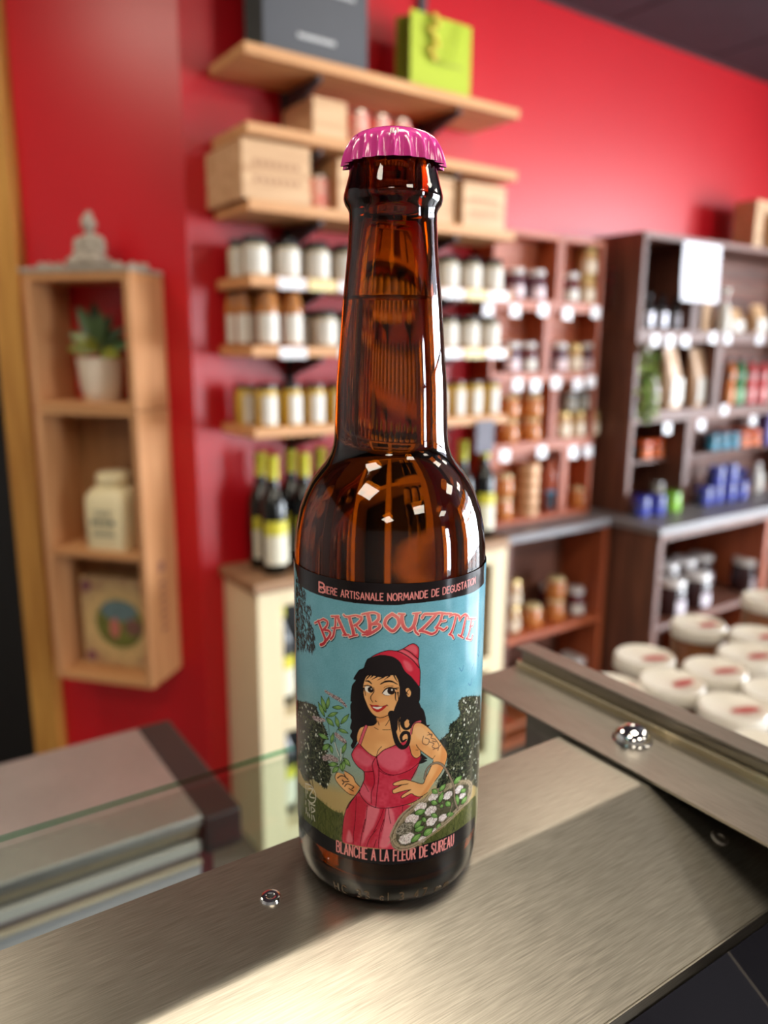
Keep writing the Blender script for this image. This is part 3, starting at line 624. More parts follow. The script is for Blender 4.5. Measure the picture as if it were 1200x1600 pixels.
('hair','S',[194,7871,261,7707,285,7520],[24,17,5]),
('hair','S',[244,7335,257,7124],[24,17,5]),
('hair','S',[178,7337,176,7150,203,7055],[24,17,5]),
('hat','P',[-546,8395,-415,8489,-200,8591,-7,8634,208,8617,380,8680,574,8795,707,8808,832,8682,847,8497,840,8268,878,8056,904,7867,892,7491,771,7626,634,7802,477,7952,387,8095,309,8259,145,8412,-70,8480,-307,8484],0),
('hatl','P',[423,8678,575,8772,696,8774,799,8662,780,8458,622,8563],0),
('hatl','P',[251,8604,380,8646,623,8494,805,8294,830,8177,558,8384],0),
('hatl','P',[384,8325,583,8222,675,8007,564,7969,453,8092],0),
('line','S',[208,8612,425,8507,670,8307,866,8045],[14]),
('line','S',[380,8675,578,8566,827,8327],[14]),
('line','S',[-546,8395,-415,8489,-200,8591,-7,8634,208,8617,380,8680,574,8795,707,8808,832,8682,847,8497,840,8268,878,8056,904,7867,892,7491],[12]),
('hair','S',[70,6656,115,6382,155,6044,249,5733,394,5577,537,5653,598,5864,561,6022,445,6047,355,5929,391,5773,506,5826],[111,87,68,80,74,62,49,49,62,49,37,25]),
('hair','S',[466,6612,390,6372,486,6188,615,6248,670,6472],[124,80,62,68,74]),
('hair','S',[296,6591,285,6347,325,6085],[28,22,9]),
('hair','P',[257,7124,162,6868,98,6633,68,6396,64,6158,126,6014,239,6154,260,6487,301,6580,346,6483,392,6362,441,6490,564,6445,656,6341,727,6424,908,6401,947,6805,686,7307,374,7447],0),
('skin','S',[509,6378,526,6305,518,6258],[53,72,53]),
('skin','P',[473,7418,550,7448,630,7313,598,7186,531,7203,496,7323],0),
('line','S',[562,7400,507,7322,553,7249],[12]),
('basket','P',[57,2609,158,2926,386,3347,725,3626,1021,3775,1360,3926,1792,4057,2334,4000,2949,3766,3285,3428,3242,3086,3002,2910,2507,2888,2006,2690,1515,2543,1077,2311,747,2171,401,2126,164,2257,97,2463],0),
('basketin','P',[239,2604,365,2945,649,3320,1025,3574,1485,3748,2148,3841,2848,3651,3030,3380,2826,3122,2374,3039,1895,2882,1450,2681,1018,2442,664,2301,372,2333],0),
('rim','S',[97,2463,164,2271,401,2155,747,2200,1077,2340,1514,2572,2005,2720,2506,2918,3000,2942],[19]),
('rim','S',[135,2550,215,2372,453,2239,773,2284,1218,2452,1638,2650,2110,2826],[19]),
('rim','S',[57,2609,158,2926,386,3347,725,3626,1021,3775],[19]),
('rim','S',[161,2636,261,2922,491,3309,806,3556],[19]),
('rim','S',[2950,3750,3285,3428,3242,3086,3002,2910],[19]),
('rim','S',[2417,3966,2843,3743,3084,3473,3045,3161],[19]),
('rimd','S',[123,2492,203,2320,427,2194,760,2239,1161,2393,1575,2612,2057,2773,2507,2888],[8]),
('rimd','S',[109,2623,209,2925,439,3328,765,3591],[8]),
('rimd','S',[57,2609,111,2375,243,2195,454,2106,748,2156,1077,2296,1515,2528,2006,2675,2508,2872,3033,2894],[8]),
('bloom','S',[923,3496,998,3521,1090,3550],[121,151,91]),
('bloom','S',[649,3131,732,3164,832,3202],[136,170,102]),
('bloom','S',[489,2506,581,2546,692,2592],[154,192,115]),
('bloom','S',[1265,3305,1345,3324,1443,3345],[121,151,91]),
('bloom','S',[1306,2948,1383,2964,1477,2982],[114,143,86]),
('bloom','S',[1726,2943,1792,2949,1872,2955],[88,110,66]),
('bloom','S',[1357,3751,1424,3765,1505,3781],[99,124,74]),
('bloom','S',[1897,3640,1974,3645,2070,3648],[99,124,74]),
('bloom','S',[1025,2399,1075,2414,1136,2431],[79,99,59]),
('bloom','S',[2379,3655,2473,3647,2592,3633],[99,124,74]),
('bloom','S',[2583,3363,2666,3350,2772,3332],[79,99,59]),
('bloom','S',[1452,2607,1482,2612,1519,2618],[44,55,33]),
('bloomd','S',[367,2800,523,2873,681,2969],[137,192,110]),
('leaf','P',[783,3330,908,3266,1035,3264,1138,3339,1183,3394,1106,3435,966,3475,854,3432],0),
('vein','S',[822,3338,985,3351,1142,3389],[5]),
('leaf','P',[1358,4042,1365,3941,1418,3868,1515,3841,1574,3837,1568,3897,1534,3994,1457,4043],0),
('vein','S',[1379,4022,1456,3932,1552,3858],[5]),
('leaf','P',[1604,3886,1722,3882,1817,3928,1863,4026,1874,4087,1802,4090,1684,4068,1618,3993],0),
('vein','S',[1630,3907,1747,3978,1846,4068],[5]),
('leaf','P',[1615,3477,1720,3531,1787,3635,1793,3778,1781,3858,1720,3825,1627,3739,1593,3614],0),
('vein','S',[1632,3516,1709,3661,1764,3821],[5]),
('leaf','P',[1323,3648,1363,3546,1434,3483,1530,3477,1584,3487,1557,3548,1495,3640,1410,3673],0),
('vein','S',[1348,3633,1447,3558,1557,3504],[5]),
('leaf','P',[1876,3476,1857,3376,1903,3291,2019,3238,2096,3216,2106,3275,2090,3377,2004,3448],0),
('vein','S',[1898,3451,1970,3342,2073,3243],[5]),
('leaf','P',[792,2749,915,2694,1032,2703,1117,2789,1152,2850,1076,2884,944,2912,846,2859],0),
('vein','S',[828,2760,976,2787,1115,2841],[5]),
('leaf','P',[791,2836,907,2848,1002,2914,1049,3032,1062,3103,992,3097,877,3055,809,2960],0),
('vein','S',[818,2864,935,2961,1034,3077],[5]),
('leaf','P',[1087,2529,1236,2483,1361,2512,1429,2630,1449,2710,1358,2739,1207,2751,1115,2670],0),
('vein','S',[1122,2548,1277,2606,1412,2694],[5]),
('leaf','P',[1576,2582,1673,2589,1727,2643,1717,2744,1697,2806,1641,2801,1560,2766,1541,2686],0),
('vein','S',[1588,2604,1649,2685,1685,2784],[5]),
('leaf','P',[690,2370,827,2373,946,2436,1018,2563,1043,2641,960,2642,819,2609,727,2509],0),
('vein','S',[725,2399,874,2497,1007,2616],[5]),
('leaf','P',[1333,3211,1376,3109,1452,3040,1554,3023,1612,3026,1583,3087,1515,3184,1425,3225],0),
('vein','S',[1360,3194,1465,3111,1583,3046],[5]),
('leaf','P',[1060,3191,1039,3115,1061,3041,1132,2985,1178,2960,1189,3005,1189,3087,1140,3152],0),
('vein','S',[1072,3168,1109,3073,1166,2983],[5]),
('leaf','P',[2181,3945,2356,3898,2506,3913,2585,4007,2607,4074,2491,4108,2309,4128,2207,4064],0),
('vein','S',[2220,3960,2398,4000,2560,4064],[5]),
('leaf','P',[2523,3506,2668,3421,2795,3390,2864,3440,2884,3484,2786,3540,2633,3606,2547,3588],0),
('vein','S',[2556,3506,2706,3485,2844,3488],[5]),
('leaf','P',[2352,3552,2288,3469,2291,3343,2372,3187,2433,3101,2471,3150,2508,3263,2460,3408],0),
('vein','S',[2360,3507,2376,3333,2425,3146],[5]),
('leaf','P',[2588,3059,2760,3022,2898,3043,2951,3140,2955,3207,2841,3235,2670,3244,2590,3175],0),
('vein','S',[2621,3076,2779,3124,2915,3195],[5]),
('leaf','P',[1909,2995,2013,2895,2123,2849,2216,2878,2259,2911,2190,2973,2068,3057,1971,3059],0),
('vein','S',[1942,2988,2082,2942,2222,2921],[5]),
('leaf','P',[1683,3309,1748,3302,1787,3327,1787,3386,1778,3423,1740,3427,1684,3416,1666,3373],0),
('vein','S',[1693,3321,1738,3360,1768,3412],[5]),
('leaf','P',[1963,2915,2057,2888,2123,2906,2142,2974,2140,3021,2084,3036,1996,3041,1957,2995],0),
('vein','S',[1980,2926,2060,2959,2122,3011],[5]),
('handled','S',[1105,4471,1169,4740,1338,4886,1547,4875,1773,4695,2024,4266,2215,3844,2272,3380,2439,2979],[41]),
('handle','S',[1105,4471,1169,4740,1338,4886,1547,4875,1773,4695,2024,4266,2215,3844,2272,3380,2439,2979],[25]),
('handle','S',[2167,3305,2068,2991,1969,2735],[14]),
('bird','S',[2308,7755,2423,7613,2504,7777],[11]),
('bird','S',[2966,7460,3125,7638],[11]),
('bird','S',[2785,7096,2917,6988,3002,7170],[11]),
('bird','S',[3374,7852,3505,7734,3580,7859],[11]),
('logo','S',[-3194,3461,-2795,3575,-2564,3389,-2614,3127,-2809,2969,-3025,2976],[16]),
('logo','S',[-3010,3497,-3048,3176],[14]),
('logo','S',[-2957,3404,-2723,3491,-2908,3158,-2634,3236],[19]),
('logo','S',[-2941,2930,-2945,2776],[16]),
('logo','S',[-2861,2911,-2617,2976],[16]),
('logo','S',[-2918,2760,-2921,2637],[16]),
('logo','S',[-2811,2847,-2815,2694],[16]),
('logo','S',[-2737,2855,-2620,2794,-2816,2632],[16]),
('logo','S',[-3156,2630,-3163,2411],[16]),
('logo','S',[-3038,2513,-3041,2388],[16]),
('logo','S',[-2924,2514,-2928,2390],[16]),
('logo','S',[-2793,2554,-2796,2400],[16]),
('logo','S',[-2694,2575,-2627,2428],[16]),
('logo','S',[-3186,2705,-3181,2860],[16]),
('logo','S',[-3163,3447,-3146,2971],[16]),
('title','S',[-2336,9187,-2234,9026,-2112,8817,-2045,8674,-2116,8549,-2242,8472],[47]),
('title','S',[-2504,9089,-2325,9198,-2124,9306],[25]),
('title','S',[-2124,9306,-1971,9275,-1973,9156,-2075,9026,-2146,8956],[36]),
('title','S',[-2093,8982,-1925,8995,-1851,8938,-1901,8815,-2028,8651,-2151,8521],[38]),
('title','S',[-1665,9445,-1663,9262,-1710,9042,-1751,8875,-1847,8753],[33]),
('title','S',[-1809,9463,-1552,9518],[27]),
('title','S',[-1596,9484,-1480,9270,-1382,9078,-1326,8996],[49]),
('title','S',[-1410,8963,-1216,9001],[25]),
('title','S',[-1796,9098,-1452,9197],[25]),
('title','S',[-1385,9585,-1324,9543,-1214,9560,-1002,9622,-821,9601],[27]),
('title','S',[-1201,9536,-1147,9350,-1086,9151,-1068,9036],[49]),
('title','S',[-1210,8937,-1081,8995,-962,9037],[27]),
('title','S',[-949,9608,-834,9582,-846,9503,-949,9376,-1041,9312],[38]),
('title','S',[-1002,9330,-872,9204,-744,9135,-668,9193],[33]),
('title','S',[-808,9674,-670,9720,-471,9758,-324,9710],[30]),
('title','S',[-336,9696,-335,9569,-457,9434,-556,9388],[44]),
('title','S',[-644,9689,-589,9463,-580,9232,-638,9111],[52]),
('title','S',[-794,9057,-638,9098,-543,9131],[27]),
('title','S',[-531,9411,-359,9426,-290,9365,-358,9272,-543,9137,-668,9074],[44]),
('title','S',[53,9731,-104,9602,-151,9434,-77,9321,70,9219,191,9321,250,9448,212,9615,53,9731],[47]),
('title','S',[240,9735,406,9720],[27]),
('title','S',[338,9702,335,9536,391,9341,512,9232,648,9314,714,9464,761,9691],[52]),
('title','S',[654,9725,870,9733],[25]),
('title','S',[706,9310,734,9178,822,9085],[33]),
('title','S',[924,9579,1001,9677,1228,9655,1481,9652],[38]),
('title','S',[1354,9612,1179,9441,957,9248,867,9185],[47]),
('title','S',[854,9188,1024,9144,1215,9052,1353,9073,1414,9142],[38]),
('title','S',[1525,9642,1690,9596,1896,9552],[33]),
('title','S',[1576,9603,1511,9392,1392,9229],[41]),
('title','S',[1503,9381,1703,9380],[25]),
('title','S',[1358,9221,1508,9179,1629,9105,1749,9161],[33]),
('title','S',[1843,9489,1913,9514,2048,9500,2228,9407,2216,9351],[33]),
('title','S',[2091,9443,2024,9215,1947,9020,1884,8933],[38]),
('title','S',[1842,8931,1962,8863,2012,8771],[27]),
('title','S',[2255,9281,2324,9357,2501,9393,2658,9278,2661,9218],[33]),
('title','S',[2547,9315,2474,9106,2403,8883,2338,8752],[38]),
('title','S',[2208,8826,2432,8681],[25]),
('title','S',[2684,9211,3137,9080],[27]),
('title','S',[2841,9135,2795,8910,2711,8717,2635,8608],[36]),
('title','S',[2760,8942,2937,8917,2970,8989],[25]),
('title','S',[2591,8610,2860,8497,2942,8606],[30]),
]
def dabs(mk, n, cols, ln, wd, white=0, ang=None):
    m, (x0, x1, y0, y1) = mk; ys, xs = np.nonzero(m); idx = rng.randint(0, len(ys), n + white)
    for k, i in enumerate(idx):
        x, y = gs[x0 + xs[i]], gz[y0 + ys[i]]
        if k < n:
            a = rng.rand() * math.pi if ang is None else ang + rng.randn() * 0.35; l_ = ln * (0.6 + 0.8 * rng.rand()); c = C3(cols[rng.randint(len(cols))])
            stroke([(x - math.cos(a) * l_, y - math.sin(a) * l_), (x, y + 0.05), (x + math.cos(a) * l_, y + math.sin(a) * l_)], [0.04, wd, 0.04], c, sm=False)
        else: stroke([(x, y - 0.12), (x + 0.1 * rng.randn(), y + 0.14)], [0.14 + 0.16 * rng.rand()], (222, 224, 208), 0.9, sm=False)
titles = []
for name, ty, fl, rr in DESIGN:
    p = pts_of(fl)
    if ty == 'P':
        mk = poly_mask(smooth_pts(p, True, 4) if name not in ('band', 'bbot', 'tan') else np.array(p))
        if mk is None: continue
        if name == 'band': paint(mk, (27, 21, 23))
        elif name == 'bbot': paint(mk, (24, 21, 25))
        elif name == 'tan': paint(mk, (190, 162, 106), 0.85, 30)
        elif name in ('grassl', 'grassr'):
            paint(mk, (84, 88, 44)); dabs(mk, 700 if name == 'grassl' else 260, [(58, 66, 30), (100, 104, 52), (70, 80, 36), (48, 56, 28)], 1.1, 0.1, 0, math.pi / 2)
        elif name in ('bushl', 'bushr'):
            paint(mk, (44, 46, 38))
            for e_ in smooth_pts(p, True, 16):
                a_ = rng.rand() * 6.28; c_ = C3([(26, 28, 24), (60, 62, 46), (38, 44, 34)][rng.randint(3)]); stroke([tuple(e_), (e_[0] + math.cos(a_) * 0.7, e_[1] + math.sin(a_) * 0.7)], [0.2, 0.08], c_, sm=False)
            dabs(mk, 1500, [(26, 28, 24), (84, 86, 62), (112, 112, 84), (38, 44, 34), (66, 78, 54)], 0.6, 0.14, 75)
        elif name == 'hang': dabs(mk, 620, [(26, 30, 30), (30, 36, 34), (60, 60, 46), (20, 22, 24), (24, 26, 28)], 0.9, 0.25, 0, 1.9)
        elif name == 'leaf':
            paint(mk, (34, 46, 26)); q = np.array(p); c = q.mean(0); paint(poly_mask(smooth_pts(list(c + (q - c) * 0.84), True, 4)), (106, 150, 76)); paint(poly_mask(smooth_pts(list(c + (q - c) * 0.5 + np.array([0.08, 0.1])), True, 4)), (150, 186, 110), 0.75)
        elif name in ('dress', 'skirt'): paint(mk, np.clip(np.array([204, 58, 80], np.float32) + (N1 * 0.6 + N2 * 0.4 - 0.5)[..., None] * np.array([30, 44, 40]), 0, 255).astype(np.float32))
        elif name == 'drlight': paint(mk, (224, 108, 126), 0.75, 9)
        elif name == 'drdark': paint(mk, (186, 30, 52), 0.7, 8)
        elif name == 'sklight': paint(mk, (232, 136, 146), 0.75, 7)
        elif name == 'skdark': paint(mk, (190, 34, 54), 0.65, 7)
        elif name == 'skin': paint(mk, np.clip(np.array([233, 172, 112], np.float32) + (N1 - 0.5)[..., None] * np.array([16, 26, 26]), 0, 255).astype(np.float32))
        elif name in ('skind', 'skinl', 'hatl'): paint(mk, DEF[name], 0.7, 7)
        elif name == 'hair': paint(mk, (32, 27, 29))
        elif name == 'basket': paint(mk, (150, 136, 110)); dabs(mk, 500, [(110, 98, 78), (176, 160, 132), (84, 74, 58)], 1.4, 0.12, 0, 0.85)
        elif name == 'basketin': paint(mk, (84, 80, 62)); dabs(mk, 300, [(60, 58, 44), (120, 112, 92), (40, 40, 32)], 0.5, 0.14)
        else: paint(mk, DEF[name])
    else:
        r = [x / 100 for x in rr]
        if name == 'title': titles.append((p, r)); continue
        if name in ('flower', 'bloom', 'bloomd'):
            q = smooth_pts(p, False); r2 = list(np.interp(np.linspace(0, 1, len(q)), np.linspace(0, 1, len(r)), r)); mk = stroke_mask(q, r2)
            base = {'flower': (120, 100, 100), 'bloom': (206, 196, 186), 'bloomd': (112, 106, 92)}[name]
            paint(mk, (70, 62, 58), 0.6, 3); paint(mk, base, 0.9, 2); dabs(mk, 260, {'flower': [(176, 150, 150), (80, 66, 66), (140, 116, 120), (206, 190, 186)], 'bloom': [(238, 232, 226), (160, 146, 140), (246, 240, 236), (214, 190, 192)], 'bloomd': [(150, 142, 124), (70, 66, 54), (176, 168, 152)]}[name], 0.22, 0.12)
        else: stroke(p, r, DEF[name])
# title lettering: dark drop shadow, cream outline, red gradient fill
for p, r in titles: stroke(p, r, (52, 66, 74), 0.85, True, 0.14, (0.32, -0.34))
for p, r in titles: stroke(p, r, (246, 214, 196), 1, True, 0.2)
tcol = np.clip(ramp([(86, (196, 46, 58)), (90, (210, 74, 82)), (96, (234, 128, 122)), (100, (236, 134, 128))]), 0, 255)
left = np.clip((-10 - gs) / 14, 0, 1)[None, :, None]
tcol = (tcol * (1 - left * 0.35) + np.array([190, 40, 52], np.float32) * left * 0.35).astype(np.float32)
for p, r in titles: stroke(p, r, tcol, 1, True, 0.0)
# small lettering in the two black bands
PKT = (236, 148, 144)
def arc_base(st, pairs):
    xs_, zs_ = zip(*pairs); return [[(x, z + np.interp(x, xs_, zs_)) for x, z in q] for q in st]
topb = [(-23, 101.35), (-9, 101.2), (2, 101.35), (15, 101.9), (28, 102.3)]
for q in arc_base(text_strokes('B', -22.9, -20.6, -0.15, 2.9), topb): stroke(q, [0.26], PKT, sm=False)
for q in arc_base([[(-21.2, 0.2), (-22.4, -0.3), (-23.1, 0.3), (-22.6, 1.0), (-21.9, 0.7)]], topb): stroke(q, [0.14], PKT)
for q in arc_base(text_strokes('IERE ARTISANALE NORMANDE DE DEGUSTATION', -20.1, 30.2, 0, 2.05, 0.24), topb): stroke(q, [0.145], PKT, sm=False)
for q in text_strokes('BLANCHE A LA FLEUR DE SUREAU', -16.7, 22.7, 17.95, 3.75, 0.26): stroke(q, [0.215], PKT, sm=False)
# the basket hangs over the lower lettering
for name, ty, fl, rr in DESIGN:
    if name in ('rim', 'rimd') : stroke(pts_of(fl), [x / 100 for x in rr], DEF[name])
IMG = np.clip(IMG, 0, 255) / 255.0
LINIMG = np.where(IMG <= 0.04045, IMG / 12.92, ((IMG + 0.055) / 1.055) ** 2.4).astype(np.float32)
LINIMG = blur(LINIMG, 1)
# label sheet: fine columns where it faces the viewer, coarse ones round the back
NC, NR = 500, 690
sj = np.concatenate([np.radians(np.linspace(-125, -87, 12)), np.arcsin(np.linspace(-0.9985, 0.9985, NC)), np.radians(np.linspace(87, 125, 12))])
zj = np.linspace(Z_BOT, Z_TOP, NR); nc = len(sj)
ci = np.clip(((sj * BR * 1000 + S_LIM) / RES).astype(int), 0, NW - 1); ri = np.clip(((zj - Z_BOT) / RES).astype(int), 0, NH - 1)
colr = LINIMG[ri][:, ci]
LR = BR + 0.00005
vx = (LR * np.sin(sj))[None, :] + 0 * zj[:, None]; vy = (-LR * np.cos(sj))[None, :] + 0 * zj[:, None]; vz = (zj * 0.001)[:, None] + 0 * sj[None, :]
V = np.stack([vx, vy, vz], -1).reshape(-1, 3).astype(np.float32)
idx = np.arange(NR * nc).reshape(NR, nc); Q = np.stack([idx[:-1, :-1], idx[:-1, 1:], idx[1:, 1:], idx[1:, :-1]], -1).reshape(-1, 4)
me = bpy.data.meshes.new('label'); me.vertices.add(len(V)); me.vertices.foreach_set('co', V.ravel()); me.loops.add(Q.size); me.loops.foreach_set('vertex_index', Q.ravel().astype(np.int32))
me.polygons.add(len(Q)); me.polygons.foreach_set('loop_start', np.arange(0, Q.size, 4, dtype=np.int32)); me.polygons.foreach_set('use_smooth', np.ones(len(Q), bool)); me.update(); me.validate()
ca = me.color_attributes.new('print', 'FLOAT_COLOR', 'POINT'); ca.data.foreach_set('color', np.concatenate([colr.reshape(-1, 3), np.ones((len(V), 1), np.float32)], 1).ravel())
PRINT = bpy.data.materials.new('printed_label_paper'); PRINT.use_nodes = True; nt = PRINT.node_tree; p_ = nt.nodes['Principled BSDF']
at = nt.nodes.new('ShaderNodeVertexColor'); at.layer_name = 'print'; nt.links.new(at.outputs[0], p_.inputs['Base Color']); p_.inputs['Roughness'].default_value = 0.15; p_.inputs['Specular IOR Level'].default_value = 0.4
nzn = nt.nodes.new('ShaderNodeTexNoise'); nzn.inputs['Scale'].default_value = 160; nzn.inputs['Detail'].default_value = 3; tcn = nt.nodes.new('ShaderNodeTexCoord'); bpn = nt.nodes.new('ShaderNodeBump'); bpn.inputs['Strength'].default_value = 0.10; bpn.inputs['Distance'].default_value = 0.0004
nt.links.new(tcn.outputs['Object'], nzn.inputs['Vector']); nt.links.new(nzn.outputs['Fac'], bpn.inputs['Height']); nt.links.new(bpn.outputs[0], p_.inputs['Normal'])
me.materials.append(PRINT); lab = bpy.data.objects.new('label', me); COL.objects.link(lab); lab.parent = beer
tag(lab, 'sky blue paper label with a dark haired woman in red holding a flower basket')
del IMG, LINIMG, N1, N2, N3, paper, zz, tcol
# raised glass lettering round the heel, grey print on the cap
def wrap_tubes(strokes, rad_at, r, name, m):
    bb_ = MB()
    for q in strokes:
        pts = []
        for i in range(len(q) - 1):
            for k in range(3): pts.append((q[i][0] + (q[i+1][0] - q[i][0]) * k / 3, q[i][1] + (q[i+1][1] - q[i][1]) * k / 3))
        pts.append(q[-1]); bb_.tube([(rad_at(z) * math.sin(s / 29.5), -rad_at(z) * math.cos(s / 29.5), z * mm) for s, z in pts], r * mm, 5)
    return bb_.build(name, m, beer, True)
heel = [(o_[1], o_[0]) for o_ in outer[4:12]]
def heel_r(z): return np.interp(z, [h_[0] for h_ in heel], [h_[1] for h_ in heel]) * mm
EMB = mat('raised_amber_glass', (104, 82, 58), 0.08, vary=0.1, spec=0.8)
wrap_tubes(text_strokes('HC 33 cl 3 47 mm', -17.5, 21.0, 3.0, 3.4, 0.5), heel_r, 0.24, 'raised_lettering', EMB)
def cap_r(z): return np.interp(z, [224.8, 226.0, 227.2, 228.4, 229.5, 230.5, 231.3], [14.55, 14.3, 13.85, 13.15, 12.3, 10.9, 8.6]) * mm
wrap_tubes(text_strokes('FK V', -2.2, 2.6, 228.2, 1.6, 0.3), cap_r, 0.16, 'cap_print', mat('pale_grey_ink', (222, 214, 206), 0.4))
# ------------------------------------------------------------------ steel work table at the left, behind the case
cnr = on_level(215, 1137, -0.30); ca_, cb_ = cnr.dot(CA), cnr.dot(CB)
t = thing('work_table', 'low grey steel work table with dark end trim behind the glass case', 'table', (0, 0, 0), CROT)
TB0 = 0.69
MB().bx(ca_ - 0.95, ca_, TB0, cb_, -0.312, -0.30).build('table_top', brushed('dull_steel_top', (222, 212, 208), 0.45, 0), t, bevel=0.002)
MB().bx(ca_, ca_ + 0.042, TB0 - 0.004, cb_ + 0.006, -0.345, -0.302).build('end_trim', mat('dark_brown_trim', (46, 34, 34), 0.4), t, bevel=0.003)
for z0, z1_, y, c, nm in ((-0.322, -0.3125, 0.004, (168, 146, 122), 'tan'), (-0.330, -0.322, 0.012, (132, 122, 116), 'grey'), (-0.342, -0.330, 0.002, (206, 196, 192), 'pale'), (-0.352, -0.342, 0.010, (146, 124, 130), 'mauve'), (-0.356, -0.352, 0.0, (206, 186, 168), 'beige'), (-0.46, -0.356, 0.004, (200, 190, 194), 'lilac')):
    MB().bx(ca_ - 0.95, ca_ - 0.002, TB0 + y, TB0 + 0.05, z0, z1_).build('front_moulding', mat(nm + '_moulding', c, 0.35, metal=0.2), t, bevel=0.001)
MB().bx(ca_ - 0.93, ca_ + 0.03, TB0 + 0.055, cb_ - 0.02, FLOOR_Z, -0.346).build('table_body', mat('table_body_red', (96, 30, 34), 0.4), t)
# ------------------------------------------------------------------ jars of preserve on a low table at the right
LIDW = mat('white_enamel_lid', (216, 210, 198), 0.25, vary=0.04)
LIDRED = mat('red_lid_print', (170, 70, 70), 0.35)
PATE = mat('brown_preserve', (132, 84, 54), 0.15, vary=0.45, scale=60)
tt = on_level(1120, 1040, -0.32)
jl = [(1117, 976, 'at the far left of the cluster with its brown jar side showing'), (1167, 1019, 'second from the right edge in the middle row'), (1114, 1042, 'in the centre of the cluster, just behind the front pair'), (1052, 1062, 'large one nearest the steel frame, front left'),
      (1141, 1097, 'nearest one, biggest in the cluster'), (1195, 1072, 'cut by the right picture edge beside the nearest jar'), (989, 1066, 'half hidden behind the steel frame at the far left'), (1200, 930, 'highest one at the right picture edge'), (1199, 995, 'at the right edge behind the middle row'),
      (1196, 1165, 'lowest one at the right picture edge'), (1168, 988, 'small rim peeking out behind the far left lid'), (1043, 1030, 'rim peeking out behind the large front left lid')]
JP = [on_level(px, py, -0.224) for px, py, ds in jl]; wgt = [.3, .6, .3, .2, .2, .8, 1, .6, 1, .8, 1.5, 1.5]
for it in range(300):                               # no two jars share the same spot on the table
    for i in range(len(JP)):
        for j in range(i):
            d_ = JP[i] - JP[j]; d_.z = 0; g_ = 0.0815 - d_.length
            if g_ > 0: n_ = d_.normalized(); s_ = wgt[i] + wgt[j]; JP[i] += n_ * (g_ * wgt[i] / s_); JP[j] -= n_ * (g_ * wgt[j] / s_)
proto = None
for (px, py, ds), q in zip(jl, JP):
    if proto is None:
        proto = thing('preserve_jar', '', 'jar', q, 0.5, 'white lidded preserve jars')
        MB().lathe([(0.001, 0), (0.033, 0), (0.036, 0.004), (0.036, 0.07), (0.033, 0.078), (0.001, 0.078)], 28).build('jar_body', PATE, proto, True)
        lid = MB().lathe([(0.0385, 0.074), (0.0395, 0.076), (0.0395, 0.090), (0.037, 0.094), (0.033, 0.0935), (0.031, 0.092), (0.001, 0.092)], 36).build('lid', LIDW, proto, True)
        MB().lathe([(0.001, 0.0926), (0.55, 0.0926)], 24).build('lid_print', LIDRED, lid); lp = lid.children[0]
        for vv in lp.data.vertices: vv.co.x = vv.co.x * 0.034 + 0.008; vv.co.y = vv.co.y * 0.014 - 0.010
        o = proto
    else: o = dup(proto, q, 0.5 + random.uniform(-.3, .3), '')
    o.location = (q.x, q.y, -0.32); o['label'] = 'preserve jar, ' + ds
    HULL = globals().setdefault('HULL', []); HULL.append((q.x, q.y))
pts_ = sorted((x + 0.042 * math.cos(a), y + 0.042 * math.sin(a)) for x, y in HULL for a in [2 * math.pi * i / 12 for i in range(12)])
def half(ps):
    h_ = []
    for p in ps:
        while len(h_) > 1 and (h_[-1][0] - h_[-2][0]) * (p[1] - h_[-2][1]) - (h_[-1][1] - h_[-2][1]) * (p[0] - h_[-2][0]) <= 0: h_.pop()
        h_.append(p)
    return h_[:-1]
hull = half(pts_) + half(pts_[::-1]); hx, hy = sum(p[0] for p in hull) / len(hull), sum(p[1] for p in hull) / len(hull)
t = thing('display_table', 'low dark table carrying the white lidded preserve jars', 'table', (hx, hy, 0), 0)
MB().prism([(x - hx, y - hy) for x, y in hull], 'z', -0.345, -0.32).build('table_top', DARKW, t)
for a in range(4): MB().bx(-0.015, 0.015, -0.015, 0.015, FLOOR_Z, -0.345).build('leg', DARKW, t).location = (0.07 * math.cos(a * 1.57), 0.07 * math.sin(a * 1.57), 0)
# ------------------------------------------------------------------ wooden box shelves on the left wall
def left_thing(name, label, cat, u, v, z, group=None, rot=0): return thing(name, label, cat, L(u, v, z), LROT + rot, group)
U0, U1, D_ = -1.380, -1.077, 0.16; TH = 0.019
zt, z1, z2, zb = 0.352, 0.012, -0.365, -0.741
t = left_thing('wall_box', 'upper pale wooden open backed wall box holding the potted plant', 'shelf', 0, 0, 0)
X0, X1 = U0, U1
def LB(par, nm, x0, x1, z0, z1_, m, y0=-D_, y1=0.0): return MB().bx(x0 - 0, x1, y0, y1, z0, z1_).build(nm, m, par, bevel=0.0015)
t.location = L(0, 0, 0)
LB(t, 'side_board', X0, X0 + TH, z1, zt - TH, PINEV); LB(t, 'side_board', X1 - TH, X1, z1, zt - TH, PINEV); LB(t, 'top_board', X0, X1, zt - TH, zt, PINE); LB(t, 'bottom_board', X0 + TH, X1 - TH, z1, z1 + TH * 0.9, PINE)
t = left_thing('wall_box', 'lower pale wooden wall box with two backed compartments', 'shelf', 0, 0, 0)
LB(t, 'side_board', X0, X0 + TH, zb, z1 - 0.003, PINEV); LB(t, 'side_board', X1 - TH, X1, zb, z1 - 0.003, PINEV); LB(t, 'shelf_board', X0 + TH, X1 - TH, z2 - TH, z2, PINE); LB(t, 'bottom_board', X0 + TH, X1 - TH, zb, zb + TH, PINE); LB(t, 'top_board', X0 + TH, X1 - TH, z1 - 0.014, z1 - 0.003, PINE); LB(t, 'back_board', X0 + TH, X1 - TH, zb + TH, z1 - 0.015, wood('box_back_wood', (176, 128, 84), (150, 104, 64), 2), -0.014, -0.004)
st = MB()
